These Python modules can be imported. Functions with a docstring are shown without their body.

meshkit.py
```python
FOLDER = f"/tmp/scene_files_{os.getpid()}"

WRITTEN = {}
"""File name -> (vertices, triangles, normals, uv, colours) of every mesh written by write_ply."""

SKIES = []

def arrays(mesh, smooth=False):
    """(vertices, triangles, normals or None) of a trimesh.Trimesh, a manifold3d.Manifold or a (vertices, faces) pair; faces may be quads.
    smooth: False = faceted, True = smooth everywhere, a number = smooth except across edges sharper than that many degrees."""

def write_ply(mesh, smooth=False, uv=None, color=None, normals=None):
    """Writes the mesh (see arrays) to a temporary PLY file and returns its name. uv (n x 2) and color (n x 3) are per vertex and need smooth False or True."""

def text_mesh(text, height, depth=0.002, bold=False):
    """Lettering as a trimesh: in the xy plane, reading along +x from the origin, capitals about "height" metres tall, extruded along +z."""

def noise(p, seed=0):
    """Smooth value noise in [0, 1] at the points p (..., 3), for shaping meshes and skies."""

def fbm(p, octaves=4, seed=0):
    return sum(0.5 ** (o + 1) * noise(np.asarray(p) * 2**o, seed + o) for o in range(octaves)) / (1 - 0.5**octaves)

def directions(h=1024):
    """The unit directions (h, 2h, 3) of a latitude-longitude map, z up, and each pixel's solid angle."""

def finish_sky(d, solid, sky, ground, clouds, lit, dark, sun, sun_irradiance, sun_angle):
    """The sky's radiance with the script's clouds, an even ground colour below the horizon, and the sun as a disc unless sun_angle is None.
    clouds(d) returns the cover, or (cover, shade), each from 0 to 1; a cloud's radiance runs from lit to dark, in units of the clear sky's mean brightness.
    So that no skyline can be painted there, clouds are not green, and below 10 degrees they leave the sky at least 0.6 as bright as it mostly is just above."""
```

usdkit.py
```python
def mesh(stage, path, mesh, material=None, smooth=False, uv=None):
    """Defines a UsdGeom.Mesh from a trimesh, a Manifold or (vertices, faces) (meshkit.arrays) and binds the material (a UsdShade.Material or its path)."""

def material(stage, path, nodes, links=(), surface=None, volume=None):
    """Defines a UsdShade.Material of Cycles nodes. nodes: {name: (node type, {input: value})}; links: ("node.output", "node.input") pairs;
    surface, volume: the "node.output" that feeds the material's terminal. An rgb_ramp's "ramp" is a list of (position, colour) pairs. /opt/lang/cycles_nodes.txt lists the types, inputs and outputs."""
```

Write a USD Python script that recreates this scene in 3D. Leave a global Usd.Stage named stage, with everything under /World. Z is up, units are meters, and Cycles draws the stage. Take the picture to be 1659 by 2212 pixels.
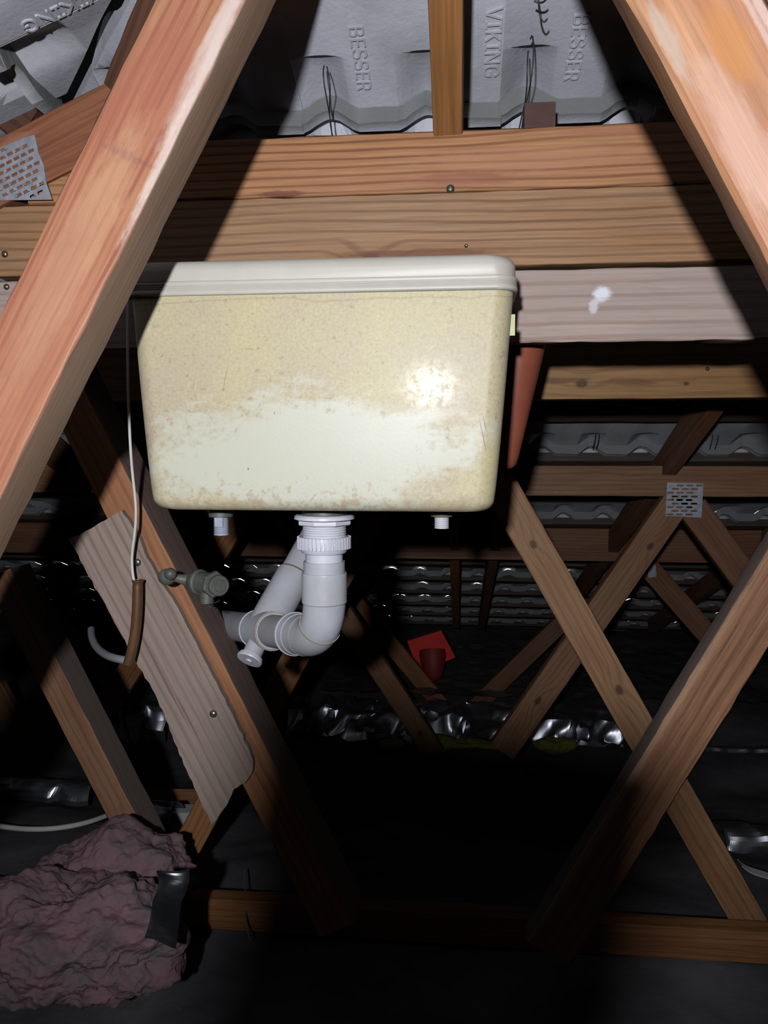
import math, random
import numpy as np, trimesh, manifold3d as m3, shapely
from shapely.geometry import Polygon, box as sbox
import usdkit, meshkit
from pxr import Usd, UsdGeom, UsdLux, UsdShade, Gf, Sdf

stage = Usd.Stage.CreateInMemory()
UsdGeom.SetStageUpAxis(stage, UsdGeom.Tokens.z)
UsdGeom.SetStageMetersPerUnit(stage, 1.0)
UsdGeom.Xform.Define(stage, '/World')
UsdGeom.Scope.Define(stage, '/World/Looks')
rng = np.random.default_rng(7)

ALB = 0.36   # common scale of all surface albedos; the torch is stronger in the same measure
# ------------------------------------------------------------------ camera
F, CX, CY = 1660.0, 829.5, 1106.0
C = np.array([0, 0, 1.35]); YAW, PITCH = math.radians(5.7), math.radians(5.0)
FW = np.array([-math.sin(YAW) * math.cos(PITCH), math.cos(YAW) * math.cos(PITCH), -math.sin(PITCH)])
RT = np.array([math.cos(YAW), math.sin(YAW), 0.0]); UP = np.cross(RT, FW)


def mat4(ex, ey, ez, p):
    return Gf.Matrix4d(*[float(a) for r in ((*ex, 0), (*ey, 0), (*ez, 0), (*p, 1)) for a in r])


cam = UsdGeom.Camera.Define(stage, '/World/camera')
cam.AddTransformOp().Set(mat4(RT, UP, -FW, C))
cam.CreateHorizontalApertureAttr(36.0)
cam.CreateVerticalApertureAttr(36.0 * 2212 / 1659)
cam.CreateFocalLengthAttr(36.0 * F / 1659)
cam.CreateClippingRangeAttr(Gf.Vec2f(0.02, 100))
cam.CreateExposureAttr(0.0)

# daylight outside, seen only through the gaps between the tiles
sky = UsdLux.DomeLight.Define(stage, '/World/sky')
sky.CreateIntensityAttr(1.2); sky.CreateColorAttr(Gf.Vec3f(0.95, 0.98, 1.0))

# the torch held above and behind the phone
LP = C - 0.124 * RT + 0.107 * UP - 0.345 * FW
LDIR = FW * 1.0 + UP * 0.19 + RT * 0.05; LDIR /= np.linalg.norm(LDIR)
LX = np.cross(LDIR, [0, 0, 1.0]); LX /= np.linalg.norm(LX)
lamp = UsdLux.SphereLight.Define(stage, '/World/torch_light')
lamp.AddTransformOp().Set(mat4(LX, np.cross(LX, LDIR), -LDIR, LP))
lamp.CreateRadiusAttr(0.022); lamp.CreateIntensityAttr(3350.0 / ALB)
lamp.CreateColorAttr(Gf.Vec3f(0.96, 0.975, 1.06))
shape = UsdLux.ShapingAPI.Apply(lamp.GetPrim()); shape.CreateShapingConeAngleAttr(56.0); shape.CreateShapingConeSoftnessAttr(0.8)


# ------------------------------------------------------------------ helpers
def ray(x, y): return FW + RT * (x - CX) / F + UP * (CY - y) / F
def at(x, y, Y):
    d = ray(x, y); return C + d * (Y / d[1])
def onp(x, y, p, n):
    d = ray(x, y); return C + d * (np.dot(np.asarray(p) - C, n) / np.dot(d, n))


taken = {}
def path_for(name, parent=None):
    base = str(parent.GetPath()) if parent is not None else '/World'
    k = taken.get((base, name), 0); taken[(base, name)] = k + 1
    return f'{base}/{name}' + (f'_{k:03d}' if k else '')


def tag(p, label, cat=None, group=None, kind=None):
    p = p.GetPrim() if hasattr(p, 'GetPrim') else p
    for k, v in (('label', label), ('category', cat), ('group', group), ('kind', kind)):
        if v: p.SetCustomDataByKey(k, v)
    return p


def thing(name, label, cat, M=None, group=None, kind=None):
    x = UsdGeom.Xform.Define(stage, path_for(name))
    if M is not None: x.AddTransformOp().Set(M)
    return tag(x, label, cat, group, kind)


def obj(name, mesh, mat, parent=None, M=None, smooth=30, label=None):
    m = usdkit.mesh(stage, path_for(name, parent), mesh, mat, smooth=smooth)
    if M is not None: m.AddTransformOp().Set(M)
    p = m.GetPrim()
    if label: p.SetCustomDataByKey('label', label)
    return p


def cat(*ms): return trimesh.util.concatenate([m for m in ms])
def bx(x0, x1, y0, y1, z0, z1):
    b = trimesh.creation.box([x1 - x0, y1 - y0, z1 - z0]); b.apply_translation([(x0 + x1) / 2, (y0 + y1) / 2, (z0 + z1) / 2]); return b


def spline(pts, n):
    pts = np.asarray(pts, float)
    if len(pts) == 2: return pts[0] + (pts[1] - pts[0]) * np.linspace(0, 1, n)[:, None]
    from scipy.interpolate import CubicSpline
    d = np.r_[0, np.cumsum(np.linalg.norm(np.diff(pts, axis=0), axis=1))]
    return CubicSpline(d, pts)(np.linspace(0, d[-1], n))


def sweep(P, radii, n=12, caps=True):
    """A round tube along the points P with a radius at each."""
    P = np.asarray(P, float); r = np.broadcast_to(np.asarray(radii, float), (len(P),))
    T = np.gradient(P, axis=0); T /= np.linalg.norm(T, axis=1)[:, None]
    a = np.array([0, 0, 1.0]) if abs(T[0][2]) < .9 else np.array([1.0, 0, 0])
    u = np.cross(T[0], a); u /= np.linalg.norm(u)
    V = []
    ang = np.linspace(0, 2 * np.pi, n, endpoint=False)
    for i in range(len(P)):
        u = u - T[i] * (u @ T[i]); u /= np.linalg.norm(u); w = np.cross(T[i], u)
        V.append(P[i] + r[i] * (np.cos(ang)[:, None] * u + np.sin(ang)[:, None] * w))
    V = np.concatenate(V); Fc = []
    for i in range(len(P) - 1):
        for k in range(n):
            a0, a1 = i * n + k, i * n + (k + 1) % n
            Fc += [[a0, a1, a1 + n], [a0, a1 + n, a0 + n]]
    if caps:
        c0, c1 = len(V), len(V) + 1
        V = np.vstack([V, P[0], P[-1]]); e = (len(P) - 1) * n
        for k in range(n):
            Fc += [[c0, (k + 1) % n, k], [c1, e + k, e + (k + 1) % n]]
    return trimesh.Trimesh(V, np.array(Fc), process=False)


def lathe(p0, axis, prof, n=32):
    """Profile [(distance along axis, radius)] turned about the axis through p0."""
    axis = np.asarray(axis, float) / np.linalg.norm(axis)
    a = np.array([0, 0, 1.0]) if abs(axis[2]) < .9 else np.array([1.0, 0, 0])
    u = np.cross(axis, a); u /= np.linalg.norm(u); w = np.cross(axis, u)
    ang = np.linspace(0, 2 * np.pi, n, endpoint=False); V, Fc = [], []
    for s, r in prof:
        V.append(np.asarray(p0) + axis * s + max(r, 1e-5) * (np.cos(ang)[:, None] * u + np.sin(ang)[:, None] * w))
    for i in range(len(prof) - 1):
        for k in range(n):
            a0, a1 = i * n + k, i * n + (k + 1) % n
            Fc += [[a0, a1, a1 + n], [a0, a1 + n, a0 + n]]
    return trimesh.Trimesh(np.concatenate(V), np.array(Fc), process=False)


def prism(p0, axis, r0, h, sides=6, phase=0.0):
    ang = np.linspace(0, 2 * np.pi, sides, endpoint=False) + phase
    axis = np.asarray(axis, float) / np.linalg.norm(axis)
    a = np.array([0, 0, 1.0]) if abs(axis[2]) < .9 else np.array([1.0, 0, 0])
    u = np.cross(axis, a); u /= np.linalg.norm(u); w = np.cross(axis, u)
    ring = np.cos(ang)[:, None] * u + np.sin(ang)[:, None] * w
    c = .0015
    V = np.concatenate([np.asarray(p0) + axis * s + ring * r for s, r in ((0, r0 - c), (c, r0), (h - c, r0), (h, r0 - c))])
    return trimesh.convex.convex_hull(V)


def timber_mesh(L, w, d, ch=.003, rough=.0007, seed=0, bow=0.0):
    """A sawn length: x 0..L, width in y about 0, front face at z 0, back at -d."""
    n = int(np.clip(L / .03, 6, 70)); xs = np.linspace(0, L, n)
    hw = w / 2
    prof = np.array([[-hw + ch, 0], [hw - ch, 0], [hw, -ch], [hw, -d + ch], [hw - ch, -d], [-hw + ch, -d], [-hw, -d + ch], [-hw, -ch]])
    r = np.random.default_rng(seed); V = []
    amp = rough * np.cumsum(r.normal(0, 1, (n, 8, 2)), axis=0) * .25
    amp -= amp.mean(0); amp += r.normal(0, rough * .6, (n, 8, 2))
    for i, x in enumerate(xs):
        p = prof + amp[i]
        V.append(np.c_[np.full(8, x), p[:, 0] + bow * math.sin(math.pi * x / L), p[:, 1]])
    V = np.concatenate(V); Fc = []
    for i in range(n - 1):
        for k in range(8):
            a0, a1 = i * 8 + k, i * 8 + (k + 1) % 8
            Fc += [[a0, a0 + 8, a1 + 8], [a0, a1 + 8, a1]]
    for k in range(1, 7):
        Fc += [[0, k, k + 1]]
        e = (n - 1) * 8; Fc += [[e, e + k + 1, e + k]]
    m = trimesh.Trimesh(V, np.array(Fc), process=False)
    if m.volume < 0: m.invert()
    return m


# ------------------------------------------------------------------ materials
WB = 1.38
def wood(name, light, dark, period=.011, line=.75, tint=None, patches=(), rough=.6, knots=(), zmix=.55, warp=.012, fiber=.25, kw_gain=1.0, edge=None):
    gain = WB * kw_gain
    N, Lk = {}, []
    N['tc'] = ('texture_coordinate', {}); N['oi'] = ('object_info', {})
    N['rs'] = ('vector_math', {'math_type': 'scale', 'vector1': (13.7, 3.1, 5.3)}); Lk += [('oi.random', 'rs.scale')]
    N['p'] = ('vector_math', {'math_type': 'add'}); Lk += [('tc.object', 'p.vector1'), ('rs.vector', 'p.vector2')]
    N['mlow'] = ('mapping', {'scale': (.9, 5, 5)}); Lk += [('p.vector', 'mlow.vector')]
    N['nlow'] = ('noise_texture', {'scale': 1.6, 'detail': 3, 'roughness': .5}); Lk += [('mlow.vector', 'nlow.vector')]
    N['sx'] = ('separate_xyz', {}); Lk += [('p.vector', 'sx.vector')]
    N['zz'] = ('math', {'math_type': 'multiply_add', 'value2': zmix}); Lk += [('sx.z', 'zz.value1'), ('sx.y', 'zz.value3')]
    N['wob'] = ('math', {'math_type': 'multiply_add', 'value2': warp * 5}); Lk += [('nlow.fac', 'wob.value1'), ('zz.value', 'wob.value3')]
    last = 'wob.value'
    for i, (kx, ky, kr) in enumerate(knots):                          # rings swerve round each knot
        N[f'kd{i}'] = ('vector_math', {'math_type': 'subtract', 'vector2': (kx, ky, 0)}); Lk += [('tc.object', f'kd{i}.vector1')]
        N[f'ks{i}'] = ('vector_math', {'math_type': 'multiply', 'vector2': (.45 / kr, 1 / kr, 0)}); Lk += [(f'kd{i}.vector', f'ks{i}.vector1')]
        N[f'kl{i}'] = ('vector_math', {'math_type': 'length'}); Lk += [(f'ks{i}.vector', f'kl{i}.vector1')]
        N[f'kr{i}'] = ('map_range', {'from_min': 0, 'from_max': 3, 'to_min': kr * 1.6, 'to_max': 0, 'clamp': True, 'range_type': 'smoothstep'}); Lk += [(f'kl{i}.value', f'kr{i}.value')]
        N[f'ka{i}'] = ('math', {'math_type': 'add'}); Lk += [(last, f'ka{i}.value1'), (f'kr{i}.result', f'ka{i}.value2')]
        last = f'ka{i}.value'
    N['ph'] = ('math', {'math_type': 'multiply', 'value2': 2 * math.pi / period}); Lk += [(last, 'ph.value1')]
    N['sn'] = ('math', {'math_type': 'sine'}); Lk += [('ph.value', 'sn.value1')]
    N['ring'] = ('map_range', {'from_min': .25, 'from_max': 1, 'to_min': 0, 'to_max': 1, 'clamp': True, 'range_type': 'smoothstep'}); Lk += [('sn.value', 'ring.value')]
    N['mf'] = ('mapping', {'scale': (4, 160, 160)}); Lk += [('p.vector', 'mf.vector')]
    N['nf'] = ('noise_texture', {'scale': 1.5, 'detail': 4, 'roughness': .65}); Lk += [('mf.vector', 'nf.vector')]
    N['mb'] = ('mapping', {'scale': (1.6, 9, 9)}); Lk += [('p.vector', 'mb.vector')]
    N['nb'] = ('noise_texture', {'scale': 1.8, 'detail': 4, 'roughness': .6}); Lk += [('mb.vector', 'nb.vector')]
    N['rb'] = ('map_range', {'from_min': .35, 'from_max': .68, 'clamp': True}); Lk += [('nb.fac', 'rb.value')]
    t = tint or tuple(c * f for c, f in zip(light, (.82, .7, .62)))
    N['base'] = ('mix_color', {'a': light, 'b': t}); Lk += [('rb.result', 'base.fac')]
    N['rl'] = ('math', {'math_type': 'multiply', 'value2': line}); Lk += [('ring.result', 'rl.value1')]
    N['rn'] = ('math', {'math_type': 'multiply'}); Lk += [('rl.value', 'rn.value1'), ('nlow.fac', 'rn.value2')]
    N['rn2'] = ('math', {'math_type': 'multiply', 'value2': 1.7, 'use_clamp': True}); Lk += [('rn.value', 'rn2.value1')]
    N['c1'] = ('mix_color', {'b': dark}); Lk += [('rn2.value', 'c1.fac'), ('base.result', 'c1.a')]
    N['fr'] = ('map_range', {'from_min': .3, 'from_max': .7, 'to_min': 1 - fiber, 'to_max': 1 + fiber * .5}); Lk += [('nf.fac', 'fr.value')]
    N['fc'] = ('combine_xyz', {}); Lk += [('fr.result', 'fc.x'), ('fr.result', 'fc.y'), ('fr.result', 'fc.z')]
    N['c2'] = ('mix_color', {'blend_type': 'multiply', 'fac': 1.0, 'use_clamp': False}); Lk += [('c1.result', 'c2.a'), ('fc.vector', 'c2.b')]
    col = 'c2.result'
    pt = [(*k[:2], k[2] * 1.25, k[2] * .85, tuple(c * .45 for c in dark), .9, 1.2) for k in knots] + list(patches)
    for i, (px, py, rx, ry, pc, strength, nz) in enumerate(pt):       # stains, bleached streaks, splashes and knots
        N[f'pd{i}'] = ('vector_math', {'math_type': 'subtract', 'vector2': (px, py, 0)}); Lk += [('tc.object', f'pd{i}.vector1')]
        N[f'ps{i}'] = ('vector_math', {'math_type': 'multiply', 'vector2': (1 / rx, 1 / ry, 1 / .03)}); Lk += [(f'pd{i}.vector', f'ps{i}.vector1')]
        N[f'pl{i}'] = ('vector_math', {'math_type': 'length'}); Lk += [(f'ps{i}.vector', f'pl{i}.vector1')]
        N[f'pm{i}'] = ('mapping', {'scale': (18, 60, 60), 'location': (i * 3.3, i, 0)}); Lk += [('tc.object', f'pm{i}.vector')]
        N[f'pn{i}'] = ('noise_texture', {'scale': 1.0, 'detail': 5, 'roughness': .7}); Lk += [(f'pm{i}.vector', f'pn{i}.vector')]
        N[f'pq{i}'] = ('math', {'math_type': 'multiply_add', 'value2': nz, 'value3': -nz * .5}); Lk += [(f'pn{i}.fac', f'pq{i}.value1')]
        N[f'pa{i}'] = ('math', {'math_type': 'subtract'}); Lk += [(f'pl{i}.value', f'pa{i}.value1'), (f'pq{i}.value', f'pa{i}.value2')]
        N[f'pr{i}'] = ('map_range', {'from_min': .45, 'from_max': 1.05, 'to_min': strength, 'to_max': 0, 'clamp': True, 'range_type': 'smoothstep'}); Lk += [(f'pa{i}.value', f'pr{i}.value')]
        N[f'pc{i}'] = ('mix_color', {'b': pc}); Lk += [(f'pr{i}.result', f'pc{i}.fac'), (col, f'pc{i}.a')]
        col = f'pc{i}.result'
    N['hb'] = ('math', {'math_type': 'multiply_add', 'value2': -.4}); Lk += [('ring.result', 'hb.value1'), ('nf.fac', 'hb.value3')]
    N['bp'] = ('bump', {'strength': .35, 'distance': .0012}); Lk += [('hb.value', 'bp.height')]
    if edge:                                                          # sawn edge faces gone grey
        N['en'] = ('separate_xyz', {}); N['ea'] = ('math', {'math_type': 'absolute'}); N['em'] = ('map_range', {'from_min': .3, 'from_max': .6, 'to_min': .85, 'to_max': 0, 'clamp': True}); N['ec'] = ('mix_color', {'b': edge})
        Lk += [('tc.normal', 'en.vector'), ('en.z', 'ea.value1'), ('ea.value', 'em.value'), ('em.result', 'ec.fac'), (col, 'ec.a')]; col = 'ec.result'
    N['alb'] = ('mix_color', {'blend_type': 'multiply', 'fac': 1.0, 'b': (ALB * gain,) * 3, 'use_clamp': False}); Lk += [(col, 'alb.a')]
    N['pr'] = ('principled_bsdf', {'roughness': rough, 'specular_ior_level': .16}); Lk += [('alb.result', 'pr.base_color'), ('bp.normal', 'pr.normal')]
    return usdkit.material(stage, f'/World/Looks/{name}', N, Lk, surface='pr.BSDF')


def plain(name, col, rough=.5, metal=0.0, spec=.5, var=.25, scale=25.0, col2=None, bump=0.0, bscale=None, trans=0, sheen=0):
    c2 = col2 or tuple(c * (1 - var) for c in col)
    col, c2 = (tuple(c * ALB for c in k) for k in (col, c2)); spec *= .45
    N = {'tc': ('texture_coordinate', {}), 'n': ('noise_texture', {'scale': scale, 'detail': 5, 'roughness': .65}),
         'r': ('map_range', {'from_min': .35, 'from_max': .65, 'clamp': True}), 'm': ('mix_color', {'a': col, 'b': c2}),
         'p': ('principled_bsdf', {'roughness': rough, 'metallic': metal, 'specular_ior_level': spec, 'sheen_weight': sheen})}
    Lk = [('tc.object', 'n.vector'), ('n.fac', 'r.value'), ('r.result', 'm.fac'), ('m.result', 'p.base_color')]
    if bump:
        N['nb'] = ('noise_texture', {'scale': bscale or scale * 4, 'detail': 5, 'roughness': .65})
        N['b'] = ('bump', {'strength': min(1, bump), 'distance': .002})
        Lk += [('tc.object', 'nb.vector'), ('nb.fac', 'b.height'), ('b.normal', 'p.normal')]
    return usdkit.material(stage, f'/World/Looks/{name}', N, Lk, surface='p.BSDF')


M = {}
M['beam_dark'] = wood('beam_dark', (.24, .125, .065), (.13, .06, .03), tint=(.19, .075, .035), period=.016, line=.5)
M['beam_orange'] = wood('beam_orange', (.33, .16, .065), (.17, .07, .026), tint=(.26, .10, .038), period=.014, line=.5)
M['beam_brown'] = wood('beam_brown', (.30, .165, .085), (.15, .07, .034), tint=(.24, .11, .055), period=.015, line=.5, knots=((.78, .0, .016), (.16, .01, .014)))
M['rafter'] = wood('rafter_wood', (.40, .19, .06), (.20, .085, .03), tint=(.30, .13, .04), period=.02, line=.4)
M['batten'] = wood('batten_wood', (.10, .075, .06), (.05, .035, .03), period=.02, line=.4)
M['tile'] = None
N = {'tc': ('texture_coordinate', {}), 'g': ('geometry', {}), 'oi': ('object_info', {}),
     'n1': ('noise_texture', {'scale': 5.0, 'detail': 6, 'roughness': .65}), 'n2': ('noise_texture', {'scale': 130.0, 'detail': 3, 'roughness': .6}),
     'r1': ('rgb_ramp', {'ramp': [(0, (.44, .45, .45)), (.36, (.60, .61, .63)), (.5, (.72, .73, .79)), (.75, (.79, .80, .88)), (1, (.84, .84, .92))]}),
     'n3': ('noise_texture', {'scale': 9.0, 'detail': 7, 'roughness': .75}), 'r3': ('map_range', {'from_min': .6, 'from_max': .72, 'to_min': 0, 'to_max': .55, 'clamp': True}),
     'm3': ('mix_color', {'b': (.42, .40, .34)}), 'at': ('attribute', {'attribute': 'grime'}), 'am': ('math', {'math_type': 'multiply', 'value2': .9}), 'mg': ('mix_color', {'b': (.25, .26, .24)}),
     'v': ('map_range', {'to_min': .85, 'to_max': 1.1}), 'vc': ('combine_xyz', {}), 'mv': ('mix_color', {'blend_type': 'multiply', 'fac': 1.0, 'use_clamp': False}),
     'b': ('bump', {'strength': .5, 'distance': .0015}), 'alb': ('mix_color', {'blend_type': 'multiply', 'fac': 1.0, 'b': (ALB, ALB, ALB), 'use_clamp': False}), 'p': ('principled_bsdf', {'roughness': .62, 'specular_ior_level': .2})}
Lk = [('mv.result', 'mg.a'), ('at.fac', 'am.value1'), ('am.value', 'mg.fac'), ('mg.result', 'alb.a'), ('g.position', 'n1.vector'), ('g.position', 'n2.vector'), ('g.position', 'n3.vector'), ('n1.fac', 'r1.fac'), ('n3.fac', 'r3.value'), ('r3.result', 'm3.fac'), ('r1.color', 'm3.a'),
      ('oi.random', 'v.value'), ('v.result', 'vc.x'), ('v.result', 'vc.y'), ('v.result', 'vc.z'), ('m3.result', 'mv.a'), ('vc.vector', 'mv.b'),
      ('n2.fac', 'b.height'), ('b.normal', 'p.normal'), ('alb.result', 'p.base_color')]
M['tile'] = usdkit.material(stage, '/World/Looks/concrete_tile', N, Lk, surface='p.BSDF')
M['wire'] = plain('wire_steel', (.10, .10, .11), rough=.5, metal=.6)
M['galv'] = plain('galvanised_steel', (.62, .65, .72), rough=.42, metal=.35, scale=60, var=.3, bump=.4)
M['screw'] = plain('screw_steel', (.55, .52, .42), rough=.3, metal=.9)
M['upvc'] = plain('white_upvc', (.88, .89, .96), rough=.4, scale=18, var=.12)
M['gpvc'] = plain('grey_upvc', (.68, .70, .75), rough=.42, scale=14, col2=(.56, .565, .58), bump=.1)
M['joint'] = plain('sealant_ring', (.55, .50, .42), rough=.6, scale=30, col2=(.42, .33, .24))
M['terra'] = plain('terracotta_plastic', (.42, .12, .065), rough=.42, scale=12, col2=(.36, .10, .06))
M['brass'] = plain('dull_brass', (.20, .21, .17), rough=.5, metal=.25, scale=40, col2=(.13, .14, .125), bump=.4)
M['copper'] = plain('aged_copper', (.30, .145, .075), rough=.38, metal=.45, scale=20, col2=(.22, .12, .06))
M['cable_w'] = plain('white_cable', (.95, .93, .84), rough=.45, var=.1)
M['cable_k'] = plain('dark_cable', (.09, .085, .08), rough=.5)
M['cable_g'] = plain('grey_conduit', (.34, .35, .37), rough=.5)
M['red'] = plain('red_rubber', (1.25, .05, .03), rough=.5)
M['darkred'] = plain('dark_red_rubber', (.38, .035, .03), rough=.6)
M['pink'] = plain('pink_fibre', (.34, .19, .215), rough=.95, scale=16, col2=(.20, .165, .165), bump=1, bscale=130, spec=.1)
M['yellow'] = plain('yellow_fibre', (.50, .46, .12), rough=.95, scale=9, bump=1, bscale=70, spec=.1)
M['floor'] = plain('dusty_blanket', (.22, .22, .225), rough=.9, scale=3.5, col2=(.11, .11, .115), bump=1, bscale=30, spec=.15)
M['foil'] = plain('bright_foil', (1.0, 1.02, 1.1), rough=.3, metal=.95, scale=12, var=.3)
M['foil_d'] = plain('dusty_foil', (.42, .43, .44), rough=.32, metal=.75, scale=6, var=.4, bump=.6, bscale=14)
M['white'] = plain('white_plastic', (.72, .73, .70), rough=.5, var=.1)
M['black'] = plain('black_plastic', (.015, .015, .016), rough=.4)
M['block'] = plain('dark_block', (.13, .06, .045), rough=.7, scale=40)
M['shell'] = plain('dark_blockwork', (.06, .055, .05), rough=.95)
M['glass'] = plain('screen_glass', (.01, .01, .012), rough=.08)

# ------------------------------------------------------------------ the setting: floor, walls, roof
S = .4286; ZR = 1.35 + 1.113; HIP = .633; ZL = ZR - S * HIP
cS = 1 / math.hypot(1, S); sS = S * cS


def heightfield(x0, x1, y0, y1, nx, ny, fz, depth=.05):
    X, Y = np.meshgrid(np.linspace(x0, x1, nx), np.linspace(y0, y1, ny), indexing='ij'); Z = fz(X, Y)
    top = np.stack([X, Y, Z], -1).reshape(-1, 3); bot = top.copy(); bot[:, 2] = Z.min() - depth
    q = lambda i, j: i * ny + j; Fc = []
    i, j = np.meshgrid(np.arange(nx - 1), np.arange(ny - 1), indexing='ij'); i, j = i.ravel(), j.ravel()
    a, b, c, d = i * ny + j, (i + 1) * ny + j, (i + 1) * ny + j + 1, i * ny + j + 1
    n = nx * ny
    tri = [np.c_[a, b, c], np.c_[a, c, d], np.c_[a + n, c + n, b + n], np.c_[a + n, d + n, c + n]]
    for e in ([q(k, 0) for k in range(nx)], [q(nx - 1, k) for k in range(ny)], [q(k, ny - 1) for k in range(nx)][::-1], [q(0, k) for k in range(ny)][::-1]):
        e = np.array(e); tri += [np.c_[e[:-1], e[:-1] + n, e[1:] + n], np.c_[e[:-1], e[1:] + n, e[1:]]]
    return trimesh.Trimesh(np.vstack([top, bot]), np.vstack(tri), process=False)


def fbm3(X, Y, s, seed, octv=4): return meshkit.fbm(np.stack([X * s, Y * s, np.full_like(X, .37)], -1), octv, seed)


def ground(Y):
    t = np.clip((3.2 - np.asarray(Y, float)) / 1.4, 0, 1); return .25 * t * t * (3 - 2 * t)


fl = heightfield(-5.3, 4.05, -1.3, 6.1, 200, 170, lambda X, Y: ground(Y) - .05 + .09 * (fbm3(X, Y, 2.2, 3) - .5) + .02 * (fbm3(X, Y, 9, 5) - .5), .12)
tag(obj('floor', fl, M['floor'], smooth=True), 'dark dusty insulation blanket covering the attic floor', 'floor', kind='structure')
tag(obj('wall_right', bx(4.0, 4.1, -1.3, 6, -.15, 3.2), M['shell']), 'dark end wall closing the attic on one side', 'wall', kind='structure')
tag(obj('wall_back', bx(-5.3, 4.1, -1.4, -1.3, -.15, 3.3), M['shell']), 'dark end wall of the attic behind the torch', 'wall', kind='structure')

GAUGE = .328 * math.hypot(1, S); TW = .328
rollc = (.045, .21)


def tile_mesh(gap=(0, 0), seed=0):
    us = np.unique(np.r_[np.linspace(-.0025, TW + .001, 9), np.linspace(-.0025, .095, 9), np.linspace(.16, .26, 9)])
    vs = np.array([0, .02, .022, .045, .065, 0.255, .262, .29, .33, .357, GAUGE + .055])
    def bump(u, c): return np.where(abs(u - c) < .05, .5 + .5 * np.cos((u - c) / .05 * np.pi), 0) ** .8
    A0 = [.015 if g else .030 for g in gap]
    def amp(v, k): return np.interp(v, [0, .045, .065, .255, .262, .33, 1], [A0[k], A0[k], .004, .004, .015, .03, .03])
    U, V = np.meshgrid(us, vs, indexing='ij')
    tilt = .0152 * V / .357
    under = tilt + sum(bump(U, c) * amp(V, k) for k, c in enumerate(rollc)) - np.where(V <= .0201, .018, 0)
    top = tilt + .014 + sum(bump(U, c) * np.maximum(amp(V, k), .03 if not gap[k] else np.interp(V, [0, .07, .1], [A0[k], A0[k], .03])) for k, c in enumerate(rollc))
    r = np.random.default_rng(seed)
    under[:, -1] += r.normal(0, .0006, len(us)); under[:, 0] += r.normal(0, .0007, len(us)); V = V.copy(); V[:, 0] += r.normal(0, .0008, len(us)); V[:, -1] += r.normal(0, .001, len(us))
    nu, nv = U.shape; n = nu * nv
    P = np.vstack([np.stack([U, V, under], -1).reshape(-1, 3), np.stack([U, V, top], -1).reshape(-1, 3)])
    i, j = np.meshgrid(np.arange(nu - 1), np.arange(nv - 1), indexing='ij'); i, j = i.ravel(), j.ravel()
    a, b, c, d = i * nv + j, (i + 1) * nv + j, (i + 1) * nv + j + 1, i * nv + j + 1
    tri = [np.c_[a, c, b], np.c_[a, d, c], np.c_[a + n, b + n, c + n], np.c_[a + n, c + n, d + n]]
    q = lambda i, j: i * nv + j
    for e in ([q(k, 0) for k in range(nu)], [q(nu - 1, k) for k in range(nv)], [q(k, nv - 1) for k in range(nu)][::-1], [q(0, k) for k in range(nv)][::-1]):
        e = np.array(e); tri += [np.c_[e[:-1], e[1:], e[1:] + n], np.c_[e[:-1], e[1:] + n, e[:-1] + n]]
    m = trimesh.Trimesh(P, np.vstack(tri), process=False)
    if m.volume < 0: m.invert()
    return m


VAR = {(a, b): [tile_mesh((a, b), s + 3 * a + 7 * b) for s in range(3)] for a in (0, 1) for b in (0, 1)}


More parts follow.
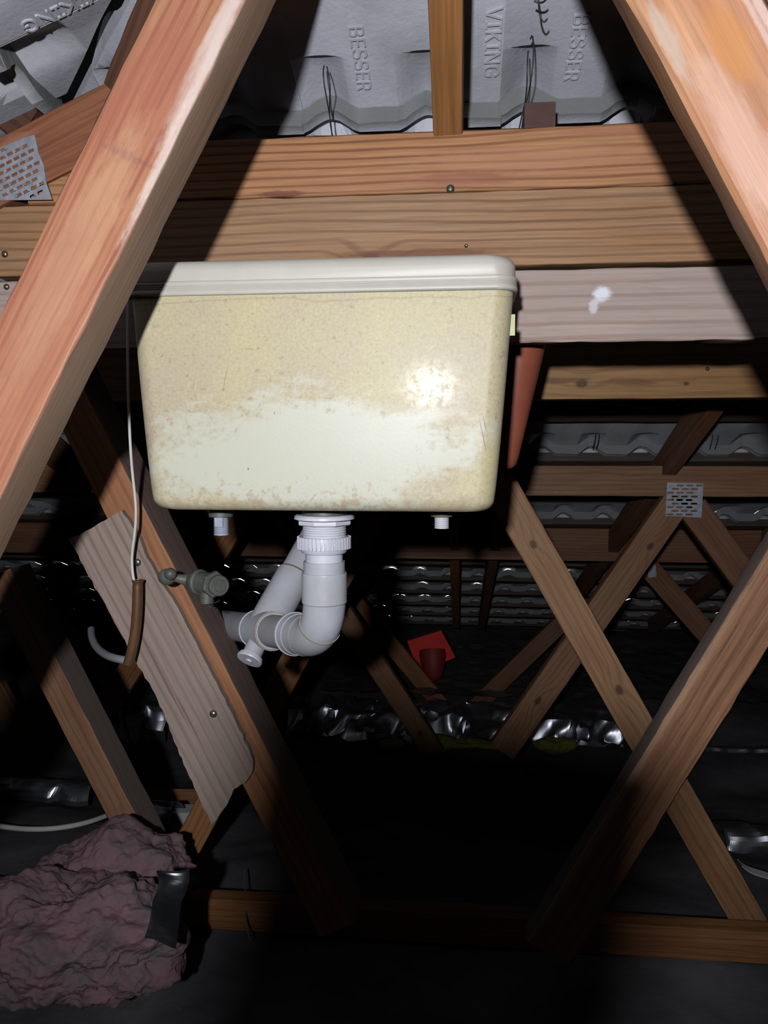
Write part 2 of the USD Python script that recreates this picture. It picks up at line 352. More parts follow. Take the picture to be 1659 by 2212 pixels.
def text_part(text, h, u, v):
    """Raised lettering on the underside, running down the slope."""
    t = meshkit.text_mesh(text, h, .0035)
    P = np.array(t.vertices)
    w = .0152 * (v + P[:, 0]) / .357
    t.vertices = np.c_[u + P[:, 1], v + P[:, 0], w + .0005 - P[:, 2]]
    return t


def slope_frame(kind):
    """Origin on the ridge-side line and axes of a roof slope: across, down, outward."""
    if kind == 'front': return np.array([0, 0, ZR]), np.array([1, 0, 0.]), np.array([0, cS, -sS]), np.array([0, sS, cS])
    return np.array([0, 0, ZL]), np.array([0, 1, 0.]), np.array([-cS, 0, -sS]), np.array([-sS, 0, cS])


HN = np.array([1, 1, 0]) / math.sqrt(2)


def to_manifold(m):
    return m3.Manifold(m3.Mesh(np.asarray(m.vertices, np.float32), np.asarray(m.faces, np.uint32)))


def project(P):
    v = np.asarray(P) - C; z = v @ FW
    return CX + F * (v @ RT) / z, CY - F * (v @ UP) / z, z


front = thing('roof', 'grey concrete tiled roof slope falling away behind the cistern', 'roof', kind='structure')
side = thing('roof', 'grey concrete tiled roof slope meeting the other at a ragged hip gap', 'roof', kind='structure')
extra = {'front': [], 'left': []}; shown = {'front': [], 'left': []}
X0 = -.224 - .045
for kind in ('front', 'left'):
    O, eu, ev, ew = slope_frame(kind); R = np.c_[eu, ev, ew]
    if kind == 'front': rows = [(1.32 + .328 * k, k) for k in range(-8, 15)]; cols = range(-15, 14); off = X0
    else: rows = [(.665 + .328 * k, k) for k in range(-6, 14)]; cols = range(-3, 21); off = 1.105 - 5 * TW
    for d0, k in rows:
        for c in cols:
            u0 = off + c * TW; v0 = d0 / cS
            cen = O + eu * (u0 + TW / 2) + ev * (v0 + .2)
            s = (cen @ HN) - HIP / math.sqrt(2)
            if kind == 'left': s = -s
            if s < -.3 or cen[2] < -.15: continue
            if cen[1] < -1.5 or cen[0] > 4.2 or cen[0] < -5.4 or cen[1] > 6.2: continue
            x, y, z = project(cen)
            vis = z > .3 and -170 < x < 1829 and (-350 < y) and abs(cen[0]) < 4
            if kind == 'left' and vis: vis = x < 420 and z > .4
            gap = (0, 0)
            if vis and kind == 'front' and k >= 8:
                gap = tuple(int(rng.random() < (.75 if x < 650 else .45 if x < 1000 else .16)) for _ in range(2))
            m = VAR[gap][int(rng.integers(3))].copy()
            sx, sy = rng.normal(0, .0012, 2)
            if kind == 'left': m.vertices[:, 0] *= .984
            m.vertices = m.vertices + [sx, sy, 0]
            m.vertices = m.vertices @ R.T + O + eu * u0 + ev * v0
            near = z < 1.75 and vis
            if abs(s) < .36:
                mm = to_manifold(m)
                cut = -.010 if kind == 'front' else .018
                mm = mm.trim_by_plane(HN * (1 if kind == 'front' else -1), (1 if kind == 'front' else -1) * HIP / math.sqrt(2) + .004 + (.012 * rng.random()))
                if mm.is_empty() or mm.num_tri() < 4: continue
                mesh_ = mm.to_mesh(); m = trimesh.Trimesh(mesh_.vert_properties[:, :3], mesh_.tri_verts, process=False)
            if vis: shown[kind].append((z, m, near, u0, v0, s))
            else: extra[kind].append(m)
    root = front if kind == 'front' else side
    shown[kind].sort(key=lambda t: t[0])
    for i, (z, m, near, u0, v0, s) in enumerate(shown[kind]):
        if i >= 299: extra[kind].append(m); continue
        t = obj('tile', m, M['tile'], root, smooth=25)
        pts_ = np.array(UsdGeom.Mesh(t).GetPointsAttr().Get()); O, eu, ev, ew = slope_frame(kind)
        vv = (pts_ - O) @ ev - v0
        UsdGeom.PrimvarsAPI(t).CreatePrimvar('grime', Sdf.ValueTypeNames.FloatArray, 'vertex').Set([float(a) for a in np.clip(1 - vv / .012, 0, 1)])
        if near and (s > .22 or kind == 'left' and s > .1):
            for tx, h, u, v in (('VIKING', .0245, TW - .029, .182), ('BESSER', .0235, .097, .200)):
                tm = text_part(tx, h, u, v); tm.vertices = tm.vertices @ R.T + O + eu * u0 + ev * v0
                if s < .3 and ((tm.vertices @ HN - HIP / math.sqrt(2)) * (1 if kind == 'front' else -1)).min() < .01: continue
                obj('lettering', tm, M['tile'], t, smooth=False)
    tag(obj('far_tile', cat(*extra[kind]), M['tile'], root, smooth=25), 'remaining roof tiles beyond those in view', kind='stuff')
# ridge capping over the hip gap
hp0 = np.array([HIP + 1.4, -1.4, ZR + S * 1.4]); hd = np.array([-1, 1, -S]); side_v = np.array([1, 1, 0]) / math.sqrt(2)
ca = [hp0 + side_v * .16 + [0, 0, .05], hp0 + [0, 0, .15], hp0 - side_v * .16 + [0, 0, .05]]
Vc = np.array([p + hd * t + np.array([0, 0, dz]) for dz in (0, .02) for t in (0, 7.2) for p in ca])
cap = trimesh.convex.convex_hull(Vc[[1, 0, 4, 3, 7, 6, 10, 9]]), trimesh.convex.convex_hull(Vc[[1, 2, 4, 5, 7, 8, 10, 11]])
for j in range(2, 7):                                                # dark underlap behind each side joint of the near slope
    O, eu, ev, ew = slope_frame('left'); y = 1.105 + (j - 4) * TW
    d1 = max(0.0, y - HIP) / cS + .10
    if y > .2:
        st_ = bx(-.03, .03, 0, 3.2, .045, .05); st_.vertices = st_.vertices @ np.c_[eu, ev, ew].T + O + eu * (y - .004) + ev * d1
        obj('underlap', st_, M['shell'], side, smooth=False)
obj('ridge_cap', cat(*cap), M['shell'], side, smooth=False)

# tile tie wires hanging from the near course
def tie(pts, r=.0011):
    P = spline([at(x, y, Y) for x, y, Y in pts], 24)
    return obj('tie_wire', sweep(P, r, 6), M['wire'], front, smooth=True)
tie([(700, 142, 1.235), (699, 170, 1.23), (706, 215, 1.25), (713, 255, 1.28), (717, 291, 1.27)])
tie([(706, 144, 1.235), (713, 190, 1.23), (712, 240, 1.27), (718, 292, 1.27)])
tie([(1141, 110, 1.215), (1139, 150, 1.21), (1137, 200, 1.23), (1130, 240, 1.26), (1122, 276, 1.25)])
tie([(1146, 84, 1.19), (1150, 78, 1.18), (1152, 92, 1.19), (1150, 150, 1.20), (1143, 195, 1.22), (1133, 240, 1.25), (1127, 277, 1.25)])
tie([(1160, -12, 1.12), (1164, 12, 1.12), (1167, 35, 1.13), (1174, 47, 1.13), (1182, 41, 1.13)], .0013)
tie([(1154, 2, 1.12), (1166, 6, 1.12), (1180, -2, 1.11)], .0013)
for x, Y in ((1283, 2.55), (1291, 2.56), (1536, 2.56), (1548, 2.56), (1500, 2.57)):
    tie([(x - 6, 900, Y), (x + 3, 930, Y), (x - 3, 968, Y - .02)], .0016)

# battens across the slope, one under the head of every course
for k in range(1, 15):
    d0 = 1.32 + .328 * k
    if d0 > 5.6: break
    p = np.array([0, d0, ZR - S * d0]); ev = np.array([0, cS, -sS]); ew = np.array([0, sS, cS])
    x0 = max(-3.9, HIP - d0 + .05); L = 3.9 - x0
    Mx = mat4([1, 0, 0], -ev, -ew, p + [x0, 0, 0] + ev * .047 - ew * .033)
    b = obj('roof_batten', timber_mesh(L, .05, .031, seed=k), M['batten'], M=Mx)
    tag(b, f"dark narrow roof batten, {['second', 'third', 'fourth', 'fifth', 'sixth', 'seventh', 'eighth', 'ninth', 'tenth', 'eleventh', 'twelfth', 'thirteenth', 'fourteenth', 'fifteenth'][k - 1]} down the tiled slope from the orange board", 'batten', 'tile battens across the far slope')
# rafters down the slope
RAFT = [(-.024, 'orange-brown rafter edge standing upright in front of the tiles at the top', .0),
        (.152, 'second of the two dark rafters seen close together behind the far webs', .0),
        (.655, 'brown rafter slanting down between the two horizontal boards beside the terracotta cone', .0)]
for i, (x, lab, dz) in enumerate(RAFT + [(-.72, 'dim rafter on the tiled slope hidden mostly behind the cistern', 0), (-1.35, 'dim rafter on the tiled slope between the left-hand webs', 0), (1.28, 'dim rafter passing behind the right leg under the nail plate', 0), (1.92, 'outermost dim rafter on the tiled slope by the stout rough web', 0)]):
    y0 = max(HIP - x + .1, .35) if i else .62
    if i == 1: y0 = 2.6
    if i == 2: y0 = 1.75
    ev = np.array([0, cS, -sS]); ew = np.array([0, sS, cS])
    a = np.array([x, y0, ZR - S * y0]) - ew * .036; L = (5.25 - y0) / cS
    Mx = mat4(ev, np.array([1, 0, 0]), -ew, a + (-ew) * .09)
    # front (z 0) is the underside
    b = obj('rafter', timber_mesh(L, .045, .09, seed=40 + i), M['rafter'] if i in (0,) else M['beam_dark'], M=Mx)
    tag(b, lab, 'rafter')


# ------------------------------------------------------------------ timbers
def beam(name, label, p0, p1, w, d, mat, n=(0, -1, 0), group=None, ch=.003, rough=.0007, seed=1, catg='timber', parts=False, bow=0.0):
    """p0, p1: ends of the front face's centre line; n: the way the front face looks."""
    p0, p1 = np.asarray(p0), np.asarray(p1); L = np.linalg.norm(p1 - p0)
    ex = (p1 - p0) / L; ez = np.asarray(n, float); ez = ez - ex * (ez @ ex); ez /= np.linalg.norm(ez); ey = np.cross(ez, ex)
    Mx = mat4(ex, ey, ez, p0); m = timber_mesh(L, w, d, ch, rough, seed, bow)
    if parts:
        t = thing(name, label, catg, Mx, group); obj('board', m, mat, t); return t, (p0, ex, ey, ez)
    b = obj(name, m, mat, M=Mx); tag(b, label, catg, group); return b, (p0, ex, ey, ez)


def local(fr, P):
    p0, ex, ey, ez = fr; v = np.asarray(P) - p0; return np.array([v @ ex, v @ ey, v @ ez])


def screw(parent, fr, P, r=.0055):
    """A small pan-head screw standing on the front face."""
    l = local(fr, P); l[2] = 0
    h = lathe([0, 0, -.004], [0, 0, 1], [(0, 0), (0, r), (.0055, r), (.0075, r * .75), (.0082, r * .35), (.0068, r * .3), (.0068, 0)], 16)
    h.apply_translation(l); obj('screw', h, M['screw'], parent, smooth=40)


def nail_plate(parent, poly, pitch=(.0135, .0105), slot=(.0085, .0038), th=.0012, lift=.0004, teeth=True, seed=1):
    """Pressed steel plate with staggered slots, lying on the front face (local x, y)."""
    P = Polygon(poly); x0, y0, x1, y1 = P.bounds; holes = []; r = np.random.default_rng(seed); j = 0; tt = []
    y = y0 + pitch[1] * .6
    while y < y1:
        x = x0 + (pitch[0] * .5 if j % 2 else 0) + .004
        while x < x1:
            h = sbox(x, y, x + slot[0], y + slot[1]).buffer(.0006, 2)
            if P.buffer(-.0015).contains(h):
                holes.append(h)
                if teeth and r.random() < .6:
                    t = trimesh.creation.box([.003, slot[1], .0022]); t.apply_transform(trimesh.transformations.rotation_matrix(r.normal(.5, .3), [0, 1, 0])); t.apply_translation([x + (slot[0] if r.random() < .5 else 0), y + slot[1] / 2, th + lift + .0006]); tt.append(t)
            x += pitch[0]
        y += pitch[1]; j += 1
    S_ = P.difference(shapely.union_all(holes))
    gs = [trimesh.creation.extrude_polygon(g, th, engine='earcut') for g in getattr(S_, 'geoms', [S_])]
    m = cat(*gs); m.apply_translation([0, 0, lift])
    return obj('nail_plate', cat(m, *tt) if tt else m, M['galv'], parent, smooth=False, label='galvanised pressed steel nail plate')


# front truss webs on one slightly turned plane
pa = C + (RT * (300 - CX) / F + UP * (CY - 300) / F + FW) * .815; pb = C + (RT * (1400 - CX) / F + UP * (CY - 200) / F + FW) * .672
nf = np.cross(pb - pa, [0, 0, 1.]); nf /= np.linalg.norm(nf)
if nf[1] > 0: nf = -nf
lx = lambda y: 426 - .4815 * y
rx = lambda y: 1507 + .537 * y
T1a, T1b, T1n = np.array([-.6378, .7395, 1.0849]), np.array([-.1633, .8698, 2.0653]), np.array([-.0257, -.9959, .0865])
T2a, T2b = onp(rx(-420), -420, pa, nf), onp(rx(2500), 2500, pa, nf)
ylen = np.linalg.norm(T1b - T1a); ext = (T1b - T1a) / ylen * .85; T1a = T1a - ext
s1 = lambda y: (1500 - y) / 2000 * ylen + .85
M['web_l'] = wood('web_red', (.42, .21, .105), (.26, .085, .045), tint=(.35, .125, .075), period=.013, line=.75, rough=.5, zmix=.3, warp=.008, edge=(.27, .185, .125),
                  patches=[(s1(60), -.036, .14, .013, (.60, .49, .42), .9, 1.3), (s1(250), -.041, .13, .007, (.60, .48, .41), .8, 1.5), (s1(120), -.03, .09, .008, (.55, .40, .31), .7, 1.4), (s1(190), .005, .12, .05, (.33, .11, .07), .6, 1.2),
                           (s1(330), -.005, .006, .035, (.20, .08, .085), .6, 1.6), (s1(560), .0, .20, .032, (.52, .31, .17), .55, 1.3), (s1(800), .0, .25, .05, (.36, .15, .09), .5, 1.0)])
beam('truss_web', 'thick reddish timber web leaning across the upper left, in front of the cistern', T1a, T1b, .0934, .059, M['web_l'], T1n, ch=.004, seed=3)
beam('truss_web', 'brown web standing hidden close behind the thick reddish web', at(140, 690, 1.262), at(-228, 1430, 1.262), .075, .045, M['beam_brown'], seed=2)
rl = np.linalg.norm(T2b - T2a); s2 = lambda y: (y + 420) / 2920 * rl
M['web_r'] = wood('web_pinkish', (.44, .235, .125), (.27, .10, .05), tint=(.40, .17, .085), period=.045, line=.4, rough=.45, zmix=1.1, warp=.03,
                  patches=[(s2(90), .038, .17, .0055, (.55, .40, .34), .8, 1.5), (s2(230), .031, .10, .004, (.55, .40, .34), .7, 1.5), (s2(70), -.033, .05, .009, (.44, .38, .30), .6, 1.6), (s2(145), .006, .05, .018, (.44, .19, .06), .75, .5),
                           (s2(350), -.02, .10, .022, (.52, .33, .25), .6, 1.2)])
beam('truss_web', 'thick pale pink-brown timber web leaning across the upper right corner', T2a, T2b, .0915, .05, M['web_r'], nf, ch=.004, seed=4)
# dark member seen past the right web's top corner
beam('truss_web', 'dark red-brown timber glimpsed in the extreme top right corner', at(1454, -290, .95), at(2260, 712, .95), .07, .045, M['beam_dark'], seed=5)

# the boards behind the cistern
xl = at(60, 400, 1.2)[0]
U = lambda x, y: at(x, y, 1.2)[0] - xl
V4 = lambda x, y: at(x, y, 1.2)[0] + .75
M['chord_up'] = wood('chord_orange', (.46, .235, .10), (.20, .075, .03), tint=(.42, .19, .085), period=.013, line=.8, warp=.006,
                     patches=[(U(600, 410), -.040, .045, .006, (.17, .05, .03), .8, 1.9), (U(1010, 385), -.026, .11, .012, (.28, .095, .06), .6, 1.7), (U(640, 300), .046, .10, .008, (.24, .09, .06), .7, 1.3), (U(1150, 340), .0, .22, .022, (.47, .22, .12), .5, 1.2), (U(1330, 330), .035, .1, .010, (.38, .15, .09), .5, 1.4)])
M['chord_lo'] = wood('chord_tan', (.36, .215, .115), (.20, .10, .045), tint=(.35, .185, .085), period=.0145, line=.7, warp=.007,
                     patches=[(V4(900, 525), -.034, .17, .007, (.18, .07, .035), .85, 1.0), (V4(640, 533), -.046, .20, .009, (.20, .085, .04), .8, 1.3), (V4(560, 538), -.042, .10, .0025, (.6, .5, .4), .7, 1.6)], knots=((V4(800, 527), -.038, .013),))
zt, zs, zb = at(980, 281, 1.2)[2], at(980, 414, 1.2)[2], at(1110, 573, 1.2)[2]
xl = at(60, 400, 1.2)[0]
b3, f3 = beam('roof_chord', 'orange wooden board with a screw, below the tiles and above the tan board', [xl, 1.2, (zt + zs) / 2], [1.6, 1.2, (zt + zs) / 2], zt - zs, .045, M['chord_up'], parts=True, seed=6)
screw(b3, f3, at(973, 408, 1.2), .0062)
b4, f4 = beam('roof_chord', 'tan wooden board with dark knotty streak, directly above the cistern lid', [-.75, 1.2015, (zs + zb) / 2], [1.6, 1.2015, (zs + zb) / 2], zs - zb, .045, M['chord_lo'], parts=True, seed=7, ch=.002)
screw(b4, f4, at(10, 549, 1.2), .0055); screw(b4, f4, at(1007, 531, 1.2), .003)
p5t, p5b = at(1300, 581, 1.2)[2], at(1300, 737, 1.2)[2]
spl = at(1300, 640, 1.2)
M['plank'] = wood('plank_rough_grey', (.44, .345, .29), (.33, .21, .165), tint=(.40, .32, .275), period=.0205, line=.75, rough=.8, warp=.005, fiber=.16,
                  patches=[(spl[0] + .75, spl[2] - (p5t + p5b) / 2 + .004, .016, .014, (.8, .82, .86), .9, 1.7), (spl[0] + .738, spl[2] - (p5t + p5b) / 2 - .016, .008, .014, (.75, .77, .80), .6, 1.6)])
b5, f5 = beam('mounting_plank', 'rough-sawn greyish plank with a white splash, behind the cistern', [-.75, 1.2, (p5t + p5b) / 2], [1.6, 1.2, (p5t + p5b) / 2], p5t - p5b, .04, M['plank'], parts=True, seed=8, rough=.0013, ch=.002)
screw(b5, f5, at(15, 620, 1.2), .005)

M['hip'] = wood('hip_wood', (.12, .058, .035), (.06, .025, .015), period=.02)
# sloping chord and joint at the upper left, with its nail plate
pA, pB = at(-170, 455, 1.19), at(260, 236, 1.19)
b6, f6 = beam('sloping_chord', 'dark red-brown sloping chord with a nail plate at the upper left', pA, pB, .095, .045, wood('chord_red', (.30, .125, .058), (.15, .05, .024), tint=(.25, .085, .04), period=.02, line=.45,
              patches=[(.19, .03, .04, .012, (.38, .20, .12), .45, 1.6)]), parts=True, seed=9)
po = [(-60, 345), (60, 296), (76, 292), (84, 330), (95, 355), (102, 398), (114, 432), (-60, 434)]
nail_plate(b6, [local(f6, at(x, y, 1.19))[:2] for x, y in po])
beam('truss_web', 'dark brown timber end meeting the sloping chord at the far upper left edge', at(-140, 110, 1.24), at(62, 268, 1.24), .07, .045, M['hip'], seed=11)
beam('truss_web', 'orange-brown block of timber under the sloping chord beside the nail plate', at(60, 395, 1.24), at(250, 375, 1.24), .08, .03, M['beam_orange'], seed=12)
# hip rafter
h0, h1 = at(268, 170, 1.06), at(346, -10, .98)
hx = (h1 - h0) / np.linalg.norm(h1 - h0)
beam('hip_rafter', 'dark brown hip rafter edge alongside the upper left web', h0 - hx * .03, h1 + hx * .2, .05, .10, M['hip'], [.0, -1, -.4], seed=13)

# receding hip trusses
zA0 = at(1400, 862, 1.66)[2]
VA = lambda x, y: at(x, y, 1.66)[0] + 1.6
M['chordA'] = wood('chord_yellow', (.36, .205, .085), (.17, .075, .03), tint=(.31, .16, .06), period=.03, line=.55, warp=.02, knots=((VA(1256, 834), -.062, .013), (VA(1482, 836), -.064, .006)),
                     patches=[(VA(1215, 825), -.055, .07, .008, (.14, .06, .02), .7, 1.8), (VA(1360, 830), -.06, .07, .009, (.14, .06, .02), .65, 1.9)])
bA, fA = beam('roof_chord', 'yellowish knotty board lit below the grey plank, beside the terracotta cone', [-1.6, 1.66, zA0 + .095], [1.9, 1.66, zA0 + .095], .19, .045, M['chordA'], parts=True, seed=14)
screw(bA, fA, at(1528, 797, 1.66), .004)
zB0, zB1 = at(1300, 1072, 2.5)[2], at(1300, 1006, 2.5)[2]
bB, fB = beam('roof_chord', 'brown horizontal truss chord with a nail plate where two webs meet', [-2.4, 2.5, (zB0 + zB1) / 2], [2.3, 2.5, (zB0 + zB1) / 2], zB1 - zB0, .045, M['beam_brown'], parts=True, seed=15)
q = [local(fB, at(x, y, 2.5))[:2] for x, y in ((1441, 1042), (1519, 1044), (1515, 1118), (1437, 1114))]
nail_plate(bB, q, pitch=(.029, .0115), slot=(.019, .0048), th=.002, lift=.0006, seed=5)
zC0, zC1 = at(1300, 1213, 3.35)[2], at(1300, 1142, 3.35)[2]
beam('roof_chord', 'deep brown chord lying below and beyond the nail-plated chord', [-2.7, 3.35, (zC0 + zC1) / 2], [3.2, 3.35, (zC0 + zC1) / 2], zC1 - zC0, .045, M['beam_dark'], seed=16)


def web(label, a, b, Y, w=.09, mat='beam_brown', d=.045, seed=1, group=None, bow=0):
    return beam('truss_web', label, at(*a, Y), at(*b, Y), w, d, M[mat], seed=seed, group=group, bow=bow)


M['web_grey'] = wood('web_grey_edge', (.30, .165, .085), (.15, .07, .034), tint=(.24, .11, .06), period=.022, line=.4, edge=(.14, .115, .105), knots=((.62, .005, .008),))
M['brace'] = wood('brace_tan', (.34, .195, .10), (.19, .09, .042), tint=(.29, .145, .065), period=.018, line=.5, knots=((.155, .0, .011), (.535, .004, .012)))
beam('truss_web', 'long knotty tan brace slanting down past the cistern\'s lower right corner', at(1078, 1045, 1.72), at(1640, 2030, 1.72), .0765, .045, M['brace'], seed=20)
web('left leg of the pair of brown webs below the nail plate', (1462, 1086), (1085, 1625), 2.5, seed=21)
web('right leg of the pair of brown webs below the nail plate', (1497, 1096), (1790, 1490), 2.504, seed=22, mat='beam_dark')
web('dim dark web with pale plate, seen between the nail-plated pair of webs', (1398, 1222), (1600, 1452), 3.36, seed=23, mat='beam_dark')
M['post_r'] = wood('post_rough', (.33, .17, .09), (.18, .08, .04), tint=(.28, .13, .065), period=.02, line=.6, fiber=.4,
                   patches=[(.38, .037, .5, .008, (.44, .29, .17), .6, 1.2)], edge=(.14, .115, .105))
beam('truss_web', 'stout rough brown web rising toward the middle of the right edge', at(1186, 2060, 1.30), at(2020, 714, 1.30), .085, .045, M['post_r'], seed=24, rough=.001)
M['post_l'] = wood('post_orange', (.38, .175, .08), (.20, .08, .035), tint=(.31, .125, .055), period=.02, line=.5, edge=(.16, .125, .11))
LYP = 1.262
pc = lambda y: 206 + .507 * (y - 981)
b7, f7 = beam('truss_web', 'orange-brown web behind the grey offcut plate, left of the drain pipe', at(pc(700), 700, LYP), at(pc(2010), 2010, LYP), .0695, .095, M['post_l'], seed=25)
web('long brown web with grey side, standing in the pink insulation', (-6, 1242), (303, 1846), 1.62, w=.066, d=.085, mat='web_grey', seed=26)
web('short orange web behind the grey offcut plate, near the copper pipe\'s foot', (355, 1332), (210, 1552), 2.95, mat='beam_orange', seed=27, w=.095)
web('thin dim web crossing behind the grey conduit', (110, 1325), (262, 1510), 3.3, mat='beam_orange', seed=28, w=.075)
web('dim brown web low at the left edge behind the long brown web', (-20, 1478), (110, 1710), 3.3, mat='beam_dark', seed=29)
web('short orange web end under the lower tip of the grey offcut plate', (520, 1610), (385, 1866), 1.72, mat='beam_orange', seed=30, w=.068)
web('orange web showing below and behind the white drain elbow', (812, 1098), (556, 1572), 2.45, mat='beam_orange', seed=31)
web('dim orange web behind the valve, left of the drain branch', (515, 1110), (400, 1302), 2.7, mat='beam_orange', seed=32)
web('nearer of two brown webs sloping down right of the drain elbow', (700, 1265), (938, 1630), 3.3, seed=33, mat='beam_brown')
web('farther of two brown webs sloping down right of the drain elbow', (752, 1285), (975, 1550), 4.1, seed=34, mat='beam_orange')
web('dim web rising behind the long knotty tan brace, beside the red cone', (1008, 1546), (1262, 1300), 4.1, seed=35, mat='beam_dark')
beam('bottom_chord', 'brown bottom chord lying on the floor behind the white box', at(300, 1728, 2.6), at(452, 1728, 2.6), .075, .045, M['beam_orange'], seed=36, n=(0, -1, .4))
beam('bottom_chord', 'dim timber chord along the floor at the foot of the picture', [-1.75, 1.66, .255], [1.75, 1.66, .255], .075, .045, M['beam_orange'], seed=37)
jn = [at(x, y, 4.09) for x, y in ((965, 1525), (1040, 1520), (1042, 1546), (968, 1548))]
tag(obj('gusset_plate', cat(trimesh.convex.convex_hull(np.vstack([jn, np.array(jn) + [0, .004, 0]]))), M['galv'], smooth=False), 'pale metal plate where two far webs meet at the floor', 'plate')
jn = [at(x, y, 3.345) for x, y in ((1398, 1228), (1416, 1218), (1418, 1246), (1400, 1248))]
tag(obj('gusset_plate', trimesh.convex.convex_hull(np.vstack([jn, np.array(jn) + [0, .004, 0]])), M['galv'], smooth=False), 'small pale plate at the top of a dim far web', 'plate')
# short dark block standing on the orange board
tb = at(1166, 247, 1.22)
tag(obj('timber_block', bx(tb[0] - .023, tb[0] + .023, 1.215, 1.25, zt - .002, zt + .041), M['block']), 'small dark brown block standing on the orange board under the tiles', 'block')

# ------------------------------------------------------------------ grey offcut plate on the left web
op = [(150, 1165), (186, 1147), (226, 1124), (262, 1104), (276, 1122), (300, 1160), (318, 1205), (345, 1255), (372, 1290), (400, 1345), (430, 1400), (455, 1450), (480, 1500), (503, 1545), (528, 1600),
      (547, 1642), (545, 1668), (530, 1690), (505, 1706), (488, 1740), (470, 1765), (457, 1781), (440, 1745), (420, 1700), (392, 1640), (362, 1565), (335, 1500), (300, 1440), (268, 1383), (240, 1330), (212, 1280), (180, 1222)]
PY = LYP - .014
P3 = [at(x, y, PY) for x, y in op]
ax = np.array([.455, 0, -.89]); ax /= np.linalg.norm(ax)
ez = np.array([0, -1., 0]); ey = np.cross(ez, ax); o3 = at(206, 1135, PY)
frp = (o3, ax, ey, ez)
poly = Polygon([local(frp, p)[:2] for p in P3]).buffer(0)
poly = Polygon(shapely.segmentize(poly, .012).exterior.coords)
rr = np.random.default_rng(5)
poly = Polygon([(x + rr.normal(0, .0008), y + rr.normal(0, .0008)) for x, y in poly.exterior.coords[:-1]])
pm = trimesh.creation.extrude_polygon(poly, .0135, engine='earcut'); pm.apply_translation([0, 0, -.0135])
pt = thing('offcut_plate', 'grey rough-sawn offcut board with slanted ends and a screw, fixed on the left web', 'board', mat4(ax, ey, ez, o3))
cr = local(frp, at(345, 1450, PY))
obj('board', pm, wood('offcut_grey', (.33, .255, .205), (.22, .15, .115), tint=(.29, .225, .185), period=.0165, line=.75, rough=.85, fiber=.2, warp=.004,
    patches=[(cr[0], cr[1], .14, .003, (.17, .10, .075), .8, .7), (cr[0] + .1, cr[1] + .006, .07, .003, (.17, .10, .075), .7, .8)]), pt, smooth=20)
screw(pt, frp, at(297, 1215, PY), .0065); screw(pt, frp, at(461, 1542, PY), .0065)

# ------------------------------------------------------------------ cistern
def rrect(hw, yf, yb, r, n=12, xc=0.0):
    r = min(r, hw * .9, (yb - yf) * .45); pts = []
    for cx, cy, a0 in ((xc + hw - r, yb - r, 0), (xc - hw + r, yb - r, 90), (xc - hw + r, yf + r, 180), (xc + hw - r, yf + r, 270)):
        for a in np.radians(np.linspace(a0, a0 + 90, n)): pts.append((cx + r * math.cos(a), cy + r * math.sin(a)))
    return np.array(pts)


def loft(sections, cap=True):
    n = len(sections[0][0]); V = np.vstack([np.c_[p, np.full(n, z)] for p, z in sections]); Fc = []
    for i in range(len(sections) - 1):
        for k in range(n):
            a0, a1 = i * n + k, i * n + (k + 1) % n
            Fc += [[a0, a1, a1 + n], [a0, a1 + n, a0 + n]]
    if cap:
        V = np.vstack([V, [sections[0][0].mean(0)[0], sections[0][0].mean(0)[1], sections[0][1]], [sections[-1][0].mean(0)[0], sections[-1][0].mean(0)[1], sections[-1][1]]])
        e = (len(sections) - 1) * n
        for k in range(n): Fc += [[len(V) - 2, (k + 1) % n, k], [len(V) - 1, e + k, e + (k + 1) % n]]
    return trimesh.Trimesh(V, np.array(Fc), process=False)


YF, YB = 1.0, 1.196
xt0, xt1 = at(272, 640, YF)[0], at(1112, 640, YF)[0]
xb0, xb1 = at(314, 1060, YF)[0], at(1071, 1060, YF)[0]
zT, zB = at(700, 629, YF)[2], at(700, 1107, YF)[2]
zTop = at(700, 553, YF)[2]
xc = (xt0 + xt1) / 2
ct = thing('cistern', 'yellowed cream plastic toilet cistern with a paler lid, fixed high on the boards', 'cistern', mat4([1, 0, 0], [0, 1, 0], [0, 0, 1], [xc, YF, zB]))
H = zT - zB; D = YB - YF
hwT, hwB = (xt1 - xt0) / 2, (xb1 - xb0) / 2
cb = (xb0 + xb1) / 2 - xc
secs = []
R = .019
for t in np.linspace(0, 1, 9):                                        # rolled bottom edge
    a = t * math.pi / 2; ins = R * (1 - math.sin(a)); z = R * (1 - math.cos(a))
    secs.append((rrect(hwB - ins, .004 + ins, D - ins * .3, .026, xc=cb), z))
for t in np.linspace(.04, 1, 26):
    z = R + (H - R) * t; bow = 4 * t * (1 - t)
    hw = hwB + (hwT - hwB) * (t ** .85); secs.append((rrect(hw, .004 * (1 - t) - .0015 * bow, D, .026, xc=cb * (1 - t)), z))
dz_ = zTop - zT
